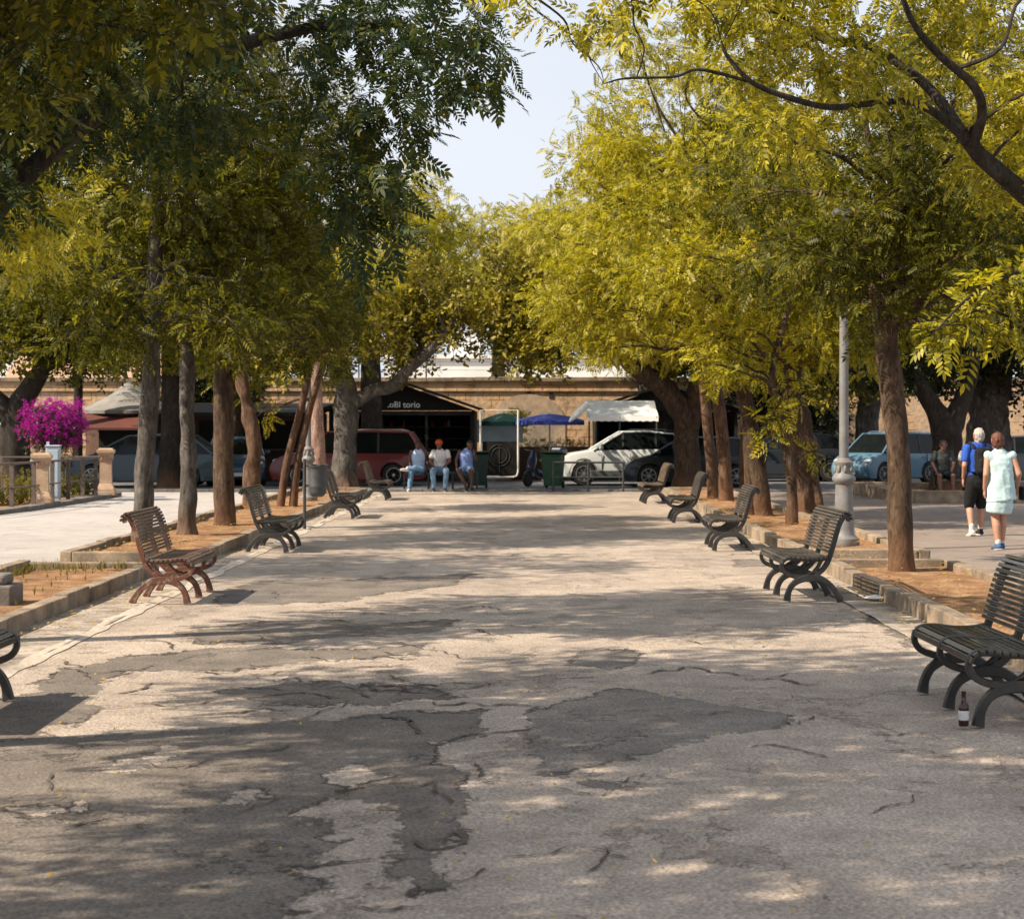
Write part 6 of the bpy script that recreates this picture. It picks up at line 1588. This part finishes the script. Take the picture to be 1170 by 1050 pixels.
# ================================================================ WEEDS along the left bed
rg = np.random.default_rng(5)
mb = MB()
for i in range(300):
    if i < 200: y = 17 + 5.4 * rg.random(); x = -5.75 + .25 * rg.normal() * .6 + (.9 * rg.random() if rg.random() < .25 else 0)
    else: y = 22.3 + .2 * rg.normal(); x = -5.8 + 1.4 * rg.random()
    a = rg.random() * 6.28; hgt = .04 + .09 * rg.random()
    for q in range(3):
        a2 = a + q * 2.1; d = Vector((math.cos(a2), math.sin(a2), 0)); w_ = Vector((-d.y, d.x, 0)) * .006
        c = Vector((x, y, .10))
        k = mb.add([c - w_, c + w_, c + d * hgt * .4 + Vector((0, 0, hgt)) + w_ * .2]); mb.face(k, k + 1, k + 2)
o = mb.build('weeds', M['leaf_hedge'], None, kind='stuff', fix=False); tag(o, 'tufts of weeds growing along the near left bed', 'weeds')

# ================================================================ LIGHT, SKY, CAMERA
SUN_EL, SUN_AZ = 43.0, 22.0                              # sun to the left, a little behind the viewer
sd = Vector((-math.cos(R(SUN_EL)) * math.cos(R(SUN_AZ)), -math.cos(R(SUN_EL)) * math.sin(R(SUN_AZ)), math.sin(R(SUN_EL))))
ld = bpy.data.lights.new('sun', 'SUN'); ld.energy = 4.5; ld.angle = R(.53); ld.color = (1.0, .85, .66)
lo = bpy.data.objects.new('sun', ld); COL.objects.link(lo); lo.rotation_euler = sd.to_track_quat('Z', 'Y').to_euler(); lo.location = sd * 60
w = bpy.data.worlds.new('World'); scene.world = w; w.use_nodes = True
nt = w.node_tree; bg = nt.nodes['Background']
sky = nt.nodes.new('ShaderNodeTexSky'); sky.sky_type = 'NISHITA'; sky.sun_disc = False
sky.sun_elevation = R(SUN_EL); sky.sun_rotation = math.atan2(sd.x, sd.y); sky.dust_density = 2.0; sky.air_density = 1.0; sky.ozone_density = 1.0
tc = nt.nodes.new('ShaderNodeTexCoord')
mp = nt.nodes.new('ShaderNodeMapping'); mp.inputs['Scale'].default_value = (1.2, 1.2, 3.0); nt.links.new(tc.outputs['Generated'], mp.inputs['Vector'])
cn = noise(nt, mp.outputs['Vector'], 1.6, 6, .55, .3)
cf = ramp(nt, cn, [(.30, .72), (.62, .97)]).outputs['Color']
mixed = mixc(nt, cf, sky.outputs['Color'], (4.7, 4.95, 5.4))
nt.links.new(mixed, bg.inputs['Color']); bg.inputs['Strength'].default_value = .092

cam = bpy.data.cameras.new('camera'); co = bpy.data.objects.new('camera', cam); COL.objects.link(co)
co.location = (0, 0, EYE); co.rotation_euler = (R(90), 0, 0)
cam.sensor_width = 36; cam.sensor_fit = 'HORIZONTAL'; cam.lens = 36 * FPX / 1170
cam.shift_x = (585 - HX) / 1170; cam.shift_y = -(525 - HY) / 1170
cam.clip_start = .1; cam.clip_end = 1200
cam.dof.use_dof = True; cam.dof.focus_distance = 17.0; cam.dof.aperture_fstop = 5.6
scene.camera = co
scene.view_settings.view_transform = 'Standard'; scene.view_settings.look = 'None'
scene.view_settings.exposure = 1.0; scene.view_settings.gamma = 1.0
scene.cycles.max_bounces = 8; scene.cycles.transmission_bounces = 4; scene.cycles.diffuse_bounces = 4; scene.cycles.transparent_max_bounces = 4
scene.cycles.use_denoising = True
